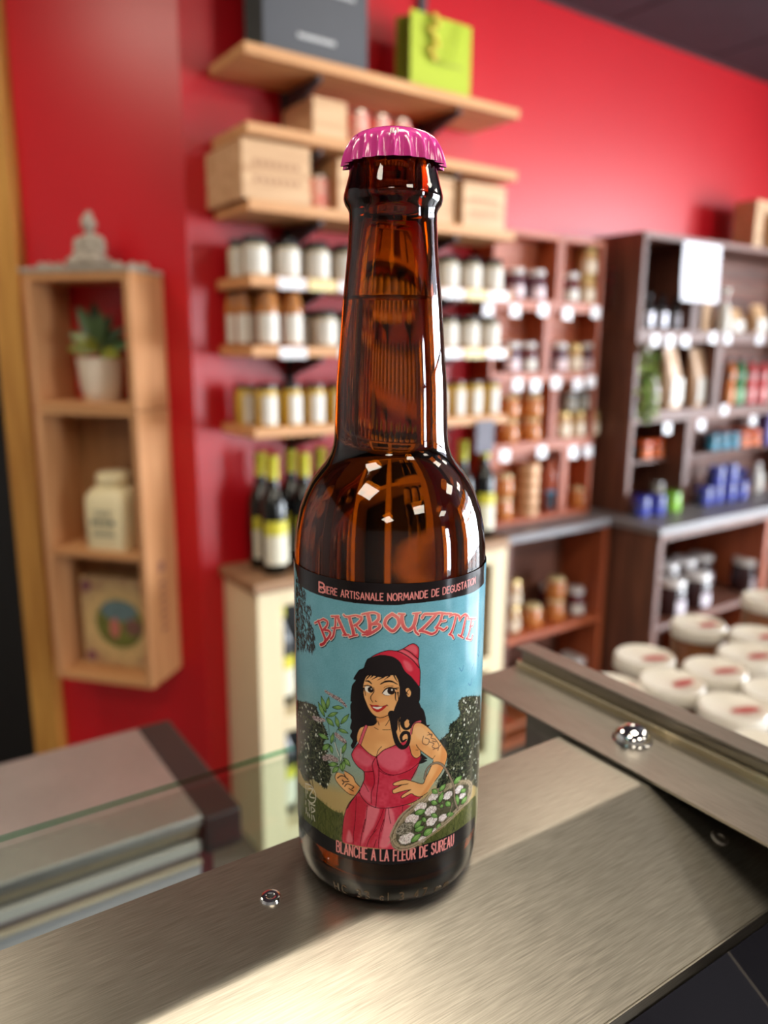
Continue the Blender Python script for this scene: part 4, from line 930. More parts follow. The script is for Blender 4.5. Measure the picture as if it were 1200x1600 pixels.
for k in range(7): st.bx(X1 + 0.0002, X1 + 0.0008, -0.095 + 0.004 * (k % 2), -0.070, -0.60 + k * 0.022, -0.588 + k * 0.022)
st.bx(X1 + 0.0002, X1 + 0.0008, -0.10, -0.07, -0.43, -0.40); st.build('stamped_print', mat('faded_stamp', (150, 100, 80), 0.6), t)
# grey seated figure on a stone tray
STONE = mat('pale_grey_stone', (176, 164, 150), 0.75, vary=0.3, scale=90, bump=0.3)
t = left_thing('stone_ornament', 'grey stone seated meditating figure on a pebbled tray on top of the upper box', 'ornament', (U0 + U1) / 2, 0.075, zt)
MB().bx(-0.158, 0.158, -0.092, 0.068, 0.0, 0.012).build('tray', STONE, t, bevel=0.003)
fig = MB(); fx, fy = 0.0, -0.01
for c, r in [((0, 0, 0.030), (0.058, 0.040, 0.020)), ((-0.034, -0.018, 0.028), (0.026, 0.024, 0.015)), ((0.034, -0.018, 0.028), (0.026, 0.024, 0.015)), ((0, 0.004, 0.062), (0.031, 0.023, 0.034)), ((0, 0.004, 0.085), (0.035, 0.020, 0.016)), ((-0.035, -0.004, 0.066), (0.011, 0.012, 0.026)), ((0.035, -0.004, 0.066), (0.011, 0.012, 0.026)), ((-0.022, -0.022, 0.046), (0.018, 0.010, 0.009)), ((0.022, -0.022, 0.046), (0.018, 0.010, 0.009)), ((0, 0, 0.104), (0.010, 0.010, 0.012)), ((0, -0.002, 0.124), (0.018, 0.019, 0.022)), ((0, -0.019, 0.122), (0.004, 0.005, 0.006)), ((-0.018, 0, 0.120), (0.004, 0.005, 0.009)), ((0.018, 0, 0.120), (0.004, 0.005, 0.009)), ((0, 0.002, 0.147), (0.009, 0.009, 0.009))]:
    fig.ball((c[0] + fx, c[1] + fy, c[2]), r[0], r[1], r[2], 16, 10)
fo = fig.build('figure', STONE, t, True); rm = fo.modifiers.new('remesh', 'REMESH'); rm.mode = 'VOXEL'; rm.voxel_size = 0.0028; rm.use_smooth_shade = True
random.seed(5)
for sx in (-1, 1):
    for k in range(7): MB().ball((sx * (0.070 + 0.010 * k) + random.uniform(-.004, .004), random.uniform(-0.05, 0.03), 0.017), 0.011, 0.010, random.uniform(0.010, 0.016), 8, 6).build('pebble', STONE, t, True)
# potted plant
t = left_thing('potted_plant', 'small green leafy plant in a white tapered pot inside the upper box', 'plant', -1.225, 0.082, z1 + TH * 0.9)
MB().lathe([(0.001, 0.0), (0.040, 0.0), (0.045, 0.005), (0.053, 0.045), (0.058, 0.098), (0.060, 0.112), (0.056, 0.113), (0.053, 0.098), (0.001, 0.096)], 32).build('pot', mat('off_white_ceramic', (224, 206, 184), 0.4), t, True)
MB().tube([(0, 0, 0.09), (0.005, 0, 0.15), (0.0, 0.0, 0.2)], [0.005, 0.004, 0.003]).build('stem', mat('plant_stem', (90, 84, 40), 0.6), t, True)
GREENS = [mat('leaf_green', (66, 88, 40), 0.4, vary=0.3, scale=40), mat('leaf_dark_green', (46, 62, 34), 0.4, vary=0.3, scale=40), mat('leaf_yellow_green', (132, 132, 40), 0.4, vary=0.3, scale=40)]
lv = [(-.9, -.3, .15, .085, 2), (-.9, -.2, .5, .09, 0), (-.5, -.5, 1.1, .10, 0), (-.3, .2, 1.4, .10, 1), (.2, -.4, .9, .08, 0), (.8, -.2, .6, .085, 1), (.9, -.4, .2, .085, 0), (.6, -.6, .0, .08, 2), (-.2, -.8, .3, .075, 2), (.5, .1, 1.2, .075, 1), (-.7, .1, .9, .09, 1), (.95, .1, .35, .08, 1)]
for dx, dy, dz, ln, k in lv: MB().leaf((0.002, 0, 0.125 + 0.02 * dz), (dx, dy * .6, dz), (0.1, -1, 0.5), ln * 1.10, 0.036, 0.15).build('leaf', GREENS[k], t, True)
# cream canister
t = left_thing('canister', 'cream square shouldered ceramic canister with dark print in the middle compartment', 'canister', -1.205, 0.085, z2)
CER = mat('cream_ceramic', (238, 222, 178), 0.3, vary=0.03)
def loft(rows, n=32):
    b = MB(); vs = []; fs = []
    for hw, z, pw in rows:
        for i in range(n):
            a = 2 * math.pi * (i + .5) / n; ca2, sa = math.cos(a), math.sin(a); k = (abs(ca2) ** pw + abs(sa) ** pw) ** (-1 / pw); vs.append((hw * k * ca2, hw * k * sa, z))
    for j in range(len(rows) - 1):
        for i in range(n): fs.append((j*n+i, j*n+(i+1)%n, (j+1)*n+(i+1)%n, (j+1)*n+i))
    fs.append(tuple(range(n - 1, -1, -1))); fs.append(tuple((len(rows)-1)*n + i for i in range(n)))
    return b.add(vs, fs)
loft([(0.060, 0, 9), (0.062, 0.004, 9), (0.062, 0.132, 9), (0.058, 0.150, 7), (0.047, 0.166, 4), (0.040, 0.170, 2.2), (0.039, 0.176, 2)]).build('body', CER, t, True)
MB().lathe([(0.001, 0.172), (0.043, 0.172), (0.046, 0.176), (0.046, 0.198), (0.041, 0.206), (0.001, 0.208)], 32).build('lid', CER, t, True)
pb = MB()
for (x0, x1, z0, z1_) in [(-.030, .030, .106, .109), (-.022, .022, .096, .101), (-.036, -.022, .070, .086), (-.018, -.006, .070, .086), (-.002, .010, .070, .086), (.014, .034, .070, .086), (-.030, .030, .052, .055), (-.034, .034, .042, .047)]: pb.bx(x0, x1, -0.0635, -0.0621, z0, z1_)
pb.build('dark_print', mat('grey_print', (120, 116, 96), 0.5), t)
# picture tin
t = left_thing('picture_tin', 'square beige tin with a round garden picture in the bottom compartment', 'tin', -1.212, 0.062, zb + TH, rot=0.02)
MB().bx(-0.122, 0.122, -0.03, 0.03, 0.0, 0.262).build('tin_body', mat('beige_tin', (206, 178, 128), 0.35, vary=0.35, scale=40, dark=(170, 130, 96)), t, bevel=0.006)
def disc(par, nm, m, cx, cz, rx, rz, y, n=32): 
    b = MB(); b.add([(cx + rx * math.cos(2*math.pi*i/n), y, cz + rz * math.sin(2*math.pi*i/n)) for i in range(n)] + [(cx + rx * math.cos(2*math.pi*i/n), y + 0.0008, cz + rz * math.sin(2*math.pi*i/n)) for i in range(n)], [tuple(range(n))] + [(i, (i+1)%n, n+(i+1)%n, n+i) for i in range(n)]); return b.build(nm, m, par)
disc(t, 'picture_ring', mat('tan_ring', (222, 190, 132), 0.4, vary=0.3, scale=60), 0, .13, .112, .108, -.0310)
disc(t, 'picture_ground', mat('picture_green', (128, 132, 58), 0.4, vary=0.5, scale=50), 0, .132, .074, .072, -.0318)
disc(t, 'picture_sky', mat('picture_sky_blue', (108, 134, 140), 0.4, vary=0.3, scale=50), 0, .170, .056, .030, -.0324)
disc(t, 'picture_house', mat('picture_pink', (206, 120, 106), 0.4), -.016, .118, .018, .034, -.0328, 5)
disc(t, 'picture_flowers', mat('picture_mauve', (138, 96, 84), 0.4, vary=0.5, scale=60), .042, .124, .026, .026, -.0328)
for cx, cz in ((-.10, .236), (.10, .236), (-.096, .028), (.098, .036)): disc(t, 'corner_flower', mat('picture_mauve_dark', (140, 84, 98), 0.4, vary=0.4, scale=60), cx, cz, .017, .016, -.0310, 12)
# ------------------------------------------------------------------ goods: one builder per kind, copies share the meshes
GLOSS = dict(rough=0.12, coat=0.6)
GL = {}
def gm(name, rgb, rough=0.15, **k): return mat(name, rgb, rough, **k)
PAPER = gm('white_paper_label', (216, 210, 200), 0.45, vary=0.05)
def band(par, r, z0, z1, m, nm='label', half=1.25): return MB().lathe([(r, z0), (r, z1)], 14, (0, 0, 0), -half, half).build(nm, m, par, True)
def jar_proto(name, cat, r, h, content, lidm, lid_h=0.014, lid_r=None, labm=PAPER, lab=(0.15, 0.75), shoulder=0.85, half=1.25, nn=18):
    t = thing(name, '', cat, (0, 0, -50)); lid_r = lid_r or r * 0.92
    MB().lathe([(0.001, 0), (r * .9, 0), (r, r * .12), (r, h * shoulder), (lid_r * .95, h * .95), (lid_r * .93, h), (0.001, h)], nn).build('jar_body', content, t, True)
    MB().lathe([(lid_r, h * .97), (lid_r, h + lid_h * .85), (lid_r * .95, h + lid_h), (0.001, h + lid_h)], nn).build('lid', lidm, t, True)
    if labm: band(t, r + 0.0006, h * lab[0], h * lab[1], labm, half=half)
    return t
BLK = gm('black_lid', (22, 21, 26), 0.18); WHL = gm('white_lid', (222, 216, 214), 0.2); GOLD = gm('gold_lid', (196, 168, 110), 0.25, metal=0.6)
NAVY = gm('navy_lid', (38, 44, 150), 0.12); ORL = gm('orange_lid', (232, 96, 30), 0.2); TEAL = gm('teal_lid', (28, 112, 140), 0.15); GRN = gm('green_lid', (110, 170, 40), 0.2); REDL = gm('red_lid', (190, 50, 60), 0.2)
def build_protos():
    G = {}
    G['honey'] = jar_proto('honey_jar', 'jar', .033, .080, gm('pale_honey', (196, 178, 146)), BLK, .016, labm=PAPER, lab=(.08, .86))
    G['tall'] = jar_proto('tall_jar', 'jar', .028, .140, gm('amber_syrup', (176, 112, 54)), BLK, .026, lid_r=.021, lab=(.06, .58), shoulder=.72)
    G['yellow'] = jar_proto('yellow_jar', 'jar', .029, .098, gm('yellow_preserve', (206, 168, 66)), gm('dark_grey_lid', (62, 52, 48), 0.3), .008, lab=(.05, .82), half=.75)
    G['jam'] = jar_proto('jam_jar', 'jar', .034, .085, gm('dark_berry_jam', (88, 46, 62)), WHL, .016, labm=gm('pinkish_label', (226, 200, 204), 0.4), lab=(.08, .5))
    G['redjam'] = jar_proto('jam_jar', 'jar', .034, .085, gm('red_berry_jam', (96, 24, 30)), WHL, .016, labm=PAPER, lab=(.08, .5))
    G['spread'] = jar_proto('spread_jar', 'jar', .034, .082, gm('caramel_spread', (184, 142, 92)), GOLD, .014, labm=gm('beige_label', (226, 206, 180), 0.4), lab=(.1, .6))
    G['grey'] = jar_proto('grey_jar', 'jar', .030, .055, gm('grey_green_content', (120, 116, 104)), gm('pewter_lid', (140, 136, 134), 0.25, metal=.5), .014, labm=gm('grey_label', (168, 162, 152), 0.4))
    G['big'] = jar_proto('large_jar', 'jar', .054, .118, gm('dark_chutney', (56, 32, 34)), WHL, .020, labm=gm('lilac_white_label', (222, 212, 222), 0.4), lab=(.12, .55), half=.55)
    for nm, lm, c in (('navy', NAVY, (70, 74, 110)), ('orange', ORL, (60, 40, 40)), ('teal', TEAL, (40, 60, 70)), ('green', GRN, (150, 190, 70)), ('red', REDL, (60, 66, 120))):
        G[nm] = jar_proto('spice_jar', 'jar', .032, .056, gm(nm + '_jar_glass', c), lm, .020, lid_r=.032, labm=gm(nm + '_jar_label', {'navy': (60, 70, 170), 'orange': (236, 120, 60), 'teal': (40, 130, 160), 'green': (140, 200, 60), 'red': (60, 80, 190)}[nm], 0.3), lab=(.1, .8))
    # clip-top terrine jar with glass lid and wire clip
    t = thing('terrine_jar', '', 'jar', (0, 0, -50)); OR = gm('orange_terrine', (206, 128, 66), vary=0.3, scale=60)
    MB().lathe([(0.001, 0), (.034, 0), (.038, .006), (.038, .040), (.032, .056), (.030, .062), (0.001, .062)], 18).build('jar_body', OR, t, True)
    MB().lathe([(.034, .0625), (.034, .068), (.028, .078), (.012, .081), (0.001, .081)], 18).build('glass_lid', gm('pale_glass_lid', (214, 190, 140), 0.1), t, True)
    MB().lathe([(.0335, .058), (.0352, .060), (.0352, .064), (.0335, .066)], 18, close=True).build('rubber_seal', gm('orange_rubber', (204, 96, 50), 0.4), t, True)
    MB().tube([(-.036, -.004, .058), (-.038, -.012, .046), (0, -.041, .040), (.038, -.012, .046), (.036, -.004, .058)], .0012, 5).build('wire_clip', gm('wire', (190, 186, 180), 0.2, metal=1), t, True); G['terrine'] = t
    # flat tin
    t = thing('flat_tin', '', 'tin', (0, 0, -50)); MB().lathe([(0.001, 0), (.040, 0), (.042, .002), (.042, .036), (.040, .038), (0.001, .037)], 20).build('can', gm('copper_tin', (190, 138, 92), 0.25, metal=.4), t, True); band(t, .0425, .006, .028, gm('tin_paper', (206, 160, 122), 0.4), half=1.4); G['tin'] = t
    # small red and white can
    t = thing('food_can', '', 'can', (0, 0, -50)); MB().lathe([(0.001, 0), (.028, 0), (.029, .003), (.029, .083), (.028, .086), (.026, .084), (0.001, .083)], 20).build('can', gm('can_metal', (196, 190, 180), 0.25, metal=.8), t, True); band(t, .0295, .008, .078, gm('red_white_can_label', (226, 60, 44), 0.4, dark=(228, 200, 180), scale=55), half=2.6); G['can'] = t
    # wine bottle
    t = thing('wine_bottle', '', 'bottle', (0, 0, -50)); BG = gm('black_bottle_glass', (16, 18, 16), 0.06)
    MB().lathe([(0.001, 0), (.034, 0), (.037, .004), (.037, .188), (.034, .205), (.022, .228), (.0155, .245), (.0145, .262), (.0145, .316), (.016, .318), (.016, .324), (0.001, .324)], 24).build('glass', BG, t, True)
    MB().lathe([(.0152, .262), (.0152, .314), (.0166, .317), (.0166, .325), (0.001, .3256)], 20).build('capsule', gm('yellow_capsule', (206, 200, 60), 0.3), t, True)
    band(t, .0375, .030, .112, gm('ivory_wine_label', (232, 226, 204), 0.4), half=1.1); band(t, .0376, .112, .150, gm('yellow_wine_label', (214, 204, 62), 0.4), nm='label_top', half=1.1); G['wine'] = t
    # same bottle with a pink capsule
    t = thing('wine_bottle', '', 'bottle', (0, 0, -50)); MB().lathe([(0.001, 0), (.034, 0), (.037, .004), (.037, .188), (.034, .205), (.022, .228), (.0155, .245), (.0145, .262), (.0145, .324), (0.001, .324)], 24).build('glass', BG, t, True)
    MB().lathe([(.0152, .262), (.0166, .325), (0.001, .3256)], 20).build('capsule', gm('dusty_pink_capsule', (176, 132, 132), 0.3), t, True); band(t, .0375, .030, .130, PAPER, half=1.1); G['pinkwine'] = t
    # sauce bottle
    t = thing('sauce_bottle', '', 'bottle', (0, 0, -50)); MB().lathe([(0.001, 0), (.026, 0), (.028, .004), (.028, .075), (.032, .10), (.034, .14), (.028, .17), (.018, .19), (.014, .20), (0.001, .20)], 20).build('glass', gm('red_orange_sauce', (170, 84, 60), 0.12), t, True)
    MB().lathe([(.016, .196), (.016, .215), (0.001, .217)], 16).build('cap', gm('brown_cap', (120, 70, 60), 0.3), t, True); band(t, .0286, .012, .070, gm('dark_sauce_label', (60, 66, 80), 0.4)); band(t, .0292, .070, .092, gm('blue_sauce_label', (60, 140, 180), 0.4), nm='label_top'); G['sauce'] = t
    # tall small bottles for the dark crates
    for nm, c, lm in (('bsilver', (30, 28, 34), gm('silver_label', (196, 192, 200), 0.25, metal=.3)), ('borange', (206, 116, 56), gm('orange_bottle_label', (226, 150, 90), 0.3)), ('bgreen', (52, 130, 74), gm('green_bottle_label', (130, 190, 140), 0.3)), ('bred', (206, 70, 74), gm('red_bottle_label', (230, 140, 140), 0.3)), ('bwhite', (210, 206, 200), PAPER)):
        t = thing('small_bottle', '', 'bottle', (0, 0, -50)); MB().lathe([(0.001, 0), (.023, 0), (.025, .004), (.025, .078), (.020, .092), (.011, .104), (.010, .118), (0.001, .118)], 16).build('glass', gm(nm + '_glass', c, 0.1), t, True)
        MB().lathe([(.012, .114), (.012, .130), (0.001, .131)], 12).build('cap', BLK if nm != 'bwhite' else WHL, t, True); band(t, .0256, .014, .066, lm); G[nm] = t
    return G
G = build_protos(); USED = set()
def put(kind, u, v, z, label, group=None, rot=0.0):
    loc = W(u, v, z); r = WROT + rot
    if kind not in USED:
        USED.add(kind); o = G[kind]; o.location = loc; o.rotation_euler = (0, 0, r); o['label'] = label
        if group: o['group'] = group
        return o
    return dup(G[kind], loc, r, label, group)
# ------------------------------------------------------------------ shelves on the red wall
SU0, SU1, SD, ST = 0.845, 1.722, 0.22, 0.026
rails = [uw(444, 150, 0.0), uw(655, 190, 0.0)]
for k, u in enumerate(rails):
    o = MB().bx(-0.0125, 0.0125, -0.012, 0.0, -0.22, 1.22).build('shelf_rail', BRACKET); o.location = W(u, 0, 0); o.rotation_euler.z = WROT
    tag(o, ('left' if k == 0 else 'right') + ' vertical steel rail carrying the wall shelves', 'rail', 'slotted wall rails')
SHELF = {'top': .860, 'second': .690, 'third': .520, 'fourth': .345, 'fifth': .175, 'sixth': -.030}
names = {'top': 'top light wooden wall shelf carrying the two paper bags', 'second': 'second light wooden wall shelf from the top with a box and cans', 'third': 'third light wooden wall shelf from the top with wine crates', 'fourth': 'fourth wall shelf from the top with black lidded jars', 'fifth': 'fifth wall shelf from the top with tall bottles and price strips', 'sixth': 'lowest wall shelf, just above the wine bottles, with yellow jars'}
TAGW = gm('white_price_card', (238, 234, 238), 0.4); TAGY = gm('yellow_price_card', (232, 212, 150), 0.4)
for nm, z in SHELF.items():
    t = thing('wall_shelf', names[nm], 'shelf', W(0, 0, z), WROT, 'wall shelves')
    MB().bx(SU0, SU1, -SD, -0.014, -ST, 0).build('board', PINE, t, bevel=0.002)
    for u in rails:
        MB().prism([(-0.014, -ST), (-SD + 0.03, -ST), (-SD + 0.03, -ST - 0.012), (-0.030, -ST - 0.055), (-0.014, -ST - 0.075)], 'x', u - 0.006, u + 0.006).build('bracket', BRACKET, t)
    if nm in ('fourth', 'fifth'):
        u = SU0 + 0.075; k = 0
        while u < SU1 - 0.07:
            if not (nm == 'fifth' and k in (1,)): MB().bx(u, u + 0.078, -SD - 0.002, -SD - 0.0004, -0.030, -0.002).build('price_strip', TAGY if k % 3 == 1 else TAGW, t)
            u += 0.088; k += 1
        
def spread(kind, n, u0, u1, v, z, fmt, group, rot=0.15):
    for k in range(n): put(kind, u0 + (u1 - u0) * k / max(n - 1, 1), v, z, fmt % ORD[k], group, random.uniform(-rot, rot))
s4, s5, s6 = SHELF['fourth'], SHELF['fifth'], SHELF['sixth']
spread('honey', 10, .885, 1.685, .165, s4, '%s black lidded jar from the left in the front row of the fourth shelf', 'black lidded honey jars')
spread('honey', 10, .885, 1.685, .080, s4, '%s black lidded jar from the left in the back row of the fourth shelf', 'black lidded honey jars')
spread('tall', 2, .915, .985, .165, s5, '%s tall amber jar from the left, front row of the fifth shelf', 'tall amber jars')
spread('tall', 2, .885, .955, .100, s5, '%s tall amber jar from the left, middle row of the fifth shelf', 'tall amber jars')
spread('tall', 2, .885, .955, .038, s5, '%s tall amber jar from the left, back row of the fifth shelf', 'tall amber jars')
for k in range(8): put('honey', 1.085 + k * .085, .165, s5, '%s squat black lidded jar right of the tall amber jars on the fifth shelf' % ORD[k], 'black lidded honey jars')
for k in range(8): put('honey', 1.085 + k * .085, .080, s5, '%s squat black lidded jar of the back row beside the tall amber jars' % ORD[k], 'black lidded honey jars')
spread('yellow', 12, .905, 1.69, .170, s6, '%s yellow jar from the left in the front row of the lowest wall shelf', 'yellow preserve jars')
spread('yellow', 6, .880, 1.23, .100, s6, '%s yellow jar from the left in the back row of the lowest wall shelf', 'yellow preserve jars')
# bags on the top shelf
DGR = gm('charcoal_paper', (66, 68, 76), 0.5, vary=0.1, scale=5); LIME = gm('lime_paper', (170, 186, 30), 0.5, vary=0.06)
zt_ = SHELF['top']
def bag(name, label, u, v, z, wd, dp, h, m, side, rot):
    t = thing(name, label, 'bag', W(u, v, z), WROT + rot)
    MB().add([(-wd/2, -dp/2, 0), (wd/2, -dp/2, 0), (wd/2, -dp/2, h), (-wd/2, -dp/2, h), (-wd/2, -dp/2+.001, 0), (wd/2, -dp/2+.001, 0), (wd/2, -dp/2+.001, h), (-wd/2, -dp/2+.001, h)], [(0,1,2,3),(5,4,7,6),(0,3,7,4),(1,5,6,2),(3,2,6,7),(0,4,5,1)]).build('front_panel', m, t)
    MB().bx(-wd/2, wd/2, dp/2 - .001, dp/2, 0, h).build('back_panel', m, t)
    for sx in (-1, 1):
        x = sx * wd / 2; i = x - sx * dp * 0.3
        MB().add([(x, -dp/2, 0), (i, 0, 0.02), (x, dp/2, 0), (x, -dp/2, h), (i, 0, h), (x, dp/2, h)], [(0,1,4,3), (1,2,5,4)]).build('side_gusset', side, t)
    MB().bx(-wd/2, wd/2, -dp/2, dp/2, 0, .001).build('base', m, t); return t
ub = uw(488, 100, 0.12)
t = bag('paper_bag', 'tall charcoal paper carrier bag with small red and white print on top shelf', ub - .005, 0.105, zt_, .30, .10, .38, DGR, gm('charcoal_side', (44, 46, 44), 0.6), 0.0)
pr_ = MB()
for k in range(22): pr_.bx(-.085 + k * .009, -.079 + k * .009, -.0516, -.0506, .176, .185)
pr_.build('white_print', gm('white_ink', (205, 205, 205), 0.5), t)
pr_ = MB()
for k in range(12): pr_.bx(-.02 + k * .0105, -.012 + k * .0105, -.0516, -.0506, .200, .214)
pr_.build('red_print', gm('red_ink', (206, 40, 44), 0.5), t)
pr_ = MB()
for k in range(12): pr_.bx(-.055 + k * .009, -.048 + k * .009, -.0516, -.0506, .062, .072)
pr_.build('white_print', MATS['white_ink'], t)
ug = uw(684, 120, 0.14)
t = bag('gift_bag', 'small lime green gift bag with gold ribbon handle on the top shelf', ug, 0.12, zt_, .215, .07, .205, LIME, gm('lime_side', (150, 160, 34), 0.6), 0.0)
GLD = gm('gold_ribbon', (206, 176, 60), 0.3, metal=.4)
MB().tube([(-.05, -.037, .195), (-.052, -.046, .17), (-.03, -.05, .10), (0, -.052, .085), (.03, -.05, .10), (.05, -.046, .17), (.05, -.037, .195)], .0022, 6).build('handle', LIME, t, True)
rb = MB()
for k in range(7): rb.ball((-.035 + .012 * math.sin(k * 2.1), -.046, .20 - k * .017), .012, .006, .010, 8, 6)
rb.build('ribbon', GLD, t, True)
pr_ = MB()
for k in range(9): pr_.bx(-.03 + k * .012, -.022 + k * .012, -.0366, -.0356, .088, .094)
pr_.build('print', gm('dull_gold_ink', (150, 150, 50), 0.5), t)
# boxes and cans on the second and third shelves
def wood_box(label, u, v, z, wd, dp, h, m=CRATEW, burn=True):
    t = thing('wooden_box', label, 'box', W(u, v, z), WROT, 'wooden wine boxes'); e = .010
    MB().bx(-wd/2, wd/2, -dp/2, -dp/2 + e, 0, h).build('front_board', m, t, bevel=.001); MB().bx(-wd/2, wd/2, dp/2 - e, dp/2, 0, h).build('back_board', m, t)
    for sx in (-1, 1): MB().bx(min(sx*wd/2, sx*(wd/2-e)), max(sx*wd/2, sx*(wd/2-e)), -dp/2 + e, dp/2 - e, 0, h).build('side_board', m, t)
    MB().bx(-wd/2, wd/2, -dp/2, dp/2, h, h + .008).build('lid', m, t, bevel=.001)
    if burn:
        b = MB(); random.seed(int(u * 1000))
        for k in range(14): x = -wd*.34 + (k % 7) * wd * .1; zz_ = h * (.3 + .3 * (k // 7)); b.bx(x, x + wd * .07, -dp/2 - .0006, -dp/2 + .0002, zz_, zz_ + h * .12)
        b.build('branded_print', gm('burnt_print', (172, 128, 90), 0.6), t)
    return t
z2_, z3_ = SHELF['second'], SHELF['third']
wood_box('small wooden box standing beside the red cans on the second shelf', uw(503, 180, .12) - .02, .115, z2_, .10, .16, .085, burn=False)
spread('can', 3, uw(556, 190, .16), uw(622, 190, .16), .165, z2_, '%s red and white food can from the left on the second shelf', 'red food cans')
wood_box('large wooden wine box at the left end of the third shelf', uw(430, 270, .20) - .005, .112, z3_, .185, .215, .125)
wood_box('wooden wine box in the middle of the third shelf behind the bottle neck', 1.20, .105, z3_, .19, .20, .118)
put('can', 1.075, .15, z3_, 'yellowish food can between the wine boxes on the third shelf', 'red food cans')
wood_box('wooden wine box at the right end of the third shelf', uw(752, 320, .20), .112, z3_, .165, .205, .112)
wood_box('narrow wooden box left of the right hand wine box on the third shelf', 1.455, .10, z3_, .10, .19, .118, burn=False)
# ------------------------------------------------------------------ cream cabinet with wine bottles
CU0, CU1, CD, CZ = .838, 1.745, .222, -.437
t = thing('cabinet', 'cream painted open cabinet with brown top under the wine bottles', 'cabinet', W(0, 0, 0), WROT)
MB().bx(CU0 - .012, CU1, -CD - .010, -.002, CZ - .030, CZ).build('top_board', wood('cabinet_top_wood', (168, 130, 96), (128, 94, 68), 0), t, bevel=.004)
for x0, x1 in ((CU0, CU0 + .02), (CU1 - .022, CU1 - .002)): MB().bx(x0, x1, -CD + .014, -.004, FLOOR_Z, CZ - .030).build('side_panel', CREAM, t)
MB().bx(CU0, CU0 + .075, -CD, -CD + .014, FLOOR_Z, CZ - .030).build('stile', CREAM, t, bevel=.002); MB().bx(CU1 - .065, CU1 - .002, -CD, -CD + .014, FLOOR_Z, CZ - .030).build('stile', CREAM, t, bevel=.002); MB().bx(1.26, 1.32, -CD, -CD + .014, FLOOR_Z, CZ - .030).build('stile', CREAM, t, bevel=.002)
for za, zb_ in ((CZ - .075, CZ - .030), (-.885, -.84), (-1.24, -1.19)):
    for x0, x1 in ((CU0 + .075, 1.26), (1.32, CU1 - .065)): MB().bx(x0, x1, -CD, -CD + .014, za, zb_).build('rail', CREAM, t, bevel=.002)
MB().bx(CU0 + .02, CU1 - .022, -CD + .016, -.016, -.862, -.842).build('shelf_board', CREAM, t); MB().bx(CU0 + .02, CU1 - .022, -.014, -.005, FLOOR_Z, CZ - .032).build('back_panel', BLACK, t)
MB().bx(CU0 + .02, CU1 - .022, -CD + .016, -.016, FLOOR_Z, FLOOR_Z + .06).build('plinth', CREAM, t)
for k in range(9):
    kd = 'pinkwine' if k in (2, 5) else 'wine'
    nm = 'pink capsuled' if k in (2, 5) else 'yellow capsuled'
    put(kd, .928 + k * .096, .150, CZ, '%s %s wine bottle from the left, front row on the cream cabinet' % (ORD[k if k < 2 else k], nm), 'wine bottles on the cabinet', random.uniform(-.1, .1))
    if k < 4:
        put('wine', .930 + k * .096, .068 if k else .072, CZ, '%s yellow capsuled wine bottle from the left in the back row on the cream cabinet' % ORD[k], 'wine bottles on the cabinet', random.uniform(-.2, .2))
for k in range(3): put('wine', .955 + k * .092, .12, -.842, '%s dark bottle from the left on the upper inner shelf of the cream cabinet' % ORD[k], 'bottles inside the cabinet')
for k in range(3): put('wine', .955 + k * .092, .12, FLOOR_Z + .06, '%s dark bottle from the left at the bottom of the cream cabinet' % ORD[k], 'bottles inside the cabinet')
# ------------------------------------------------------------------ reddish crates on the grey counter
def crate(label, u0, u1, z0, z1, vf, dp, mh, mv, group, th=.016, planks=3):
    t = thing('wooden_crate', label, 'crate', W((u0 + u1) / 2, vf, z0), WROT, group); wd, h = u1 - u0, z1 - z0; x = wd / 2
    MB().bx(-x, -x + th, 0, dp, 0, h).build('side_board', mv, t, bevel=.0015); MB().bx(x - th, x, 0, dp, 0, h).build('side_board', mv, t, bevel=.0015)
    MB().bx(-x + th, x - th, 0, dp, h - th, h).build('top_board', mh, t); MB().bx(-x + th, x - th, 0, dp, 0, th).build('bottom_board', mh, t)
    ph = (h - 2 * th) / planks
    for k in range(planks): MB().bx(-x + th, x - th, dp - .008, dp, th + k * ph + .002, th + (k + 1) * ph - .002).build('back_plank', mh, t)
    return t
MV = .10                                            # crate fronts stand this far in front of the wall
uL, uR = 1.748, uw(944, 420, MV)
zr = [zw(820, 361, MV), zw(820, 476, MV), zw(820, 590, MV), zw(820, 699, MV), -.434]
splits = [uw(876, 420, MV), uw(855, 530, MV), uw(865, 640, MV), uw(880, 760, MV)]
rown = ['top', 'second', 'third', 'bottom']
for r in range(4):
    z1_, z0_ = zr[r] - (.001 if r else 0), zr[r + 1] + .001
    crate('left reddish crate of the %s row on the grey counter' % rown[r], uL, splits[r] - .001, z0_, z1_, MV, .098, MIDW, MIDV, 'reddish crates')
    crate('right reddish crate of the %s row on the grey counter' % rown[r], splits[r] + .001, uR, z0_, z1_, MV, .098, MIDW, MIDV, 'reddish crates')
fl = [z + .017 for z in zr[1:]]
GJ = 'jars in the reddish crates'
def cj(kind, px, row, label, v=.053, dz=0.0): put(kind, uw(px, [430, 545, 655, 770][row], MV - .05), v, fl[row] + dz, label, GJ, random.uniform(-.2, .2))
cj('jam', 803, 0, 'dark jam jar at the left of the top left reddish crate'); cj('jam', 836, 0, 'dark jam jar at the right of the top left reddish crate')
cj('redjam', 889, 0, 'red jam jar in the top right reddish crate'); cj('spread', 915, 0, 'lower caramel jar of the stack in the top right reddish crate'); cj('spread', 915, 0, 'upper caramel jar of the stack in the top right reddish crate', dz=.097)
cj('jam', 796, 1, 'dark jam jar at the left of the second row reddish crates'); cj('redjam', 823, 1, 'red jam jar beside the upright in the second row')
cj('jam', 871, 1, 'dark jam jar, first in the second row right crate'); cj('spread', 894, 1, 'caramel jar in the middle of the second row right crate'); cj('jam', 917, 1, 'dark jam jar at the far end of the second row right crate')
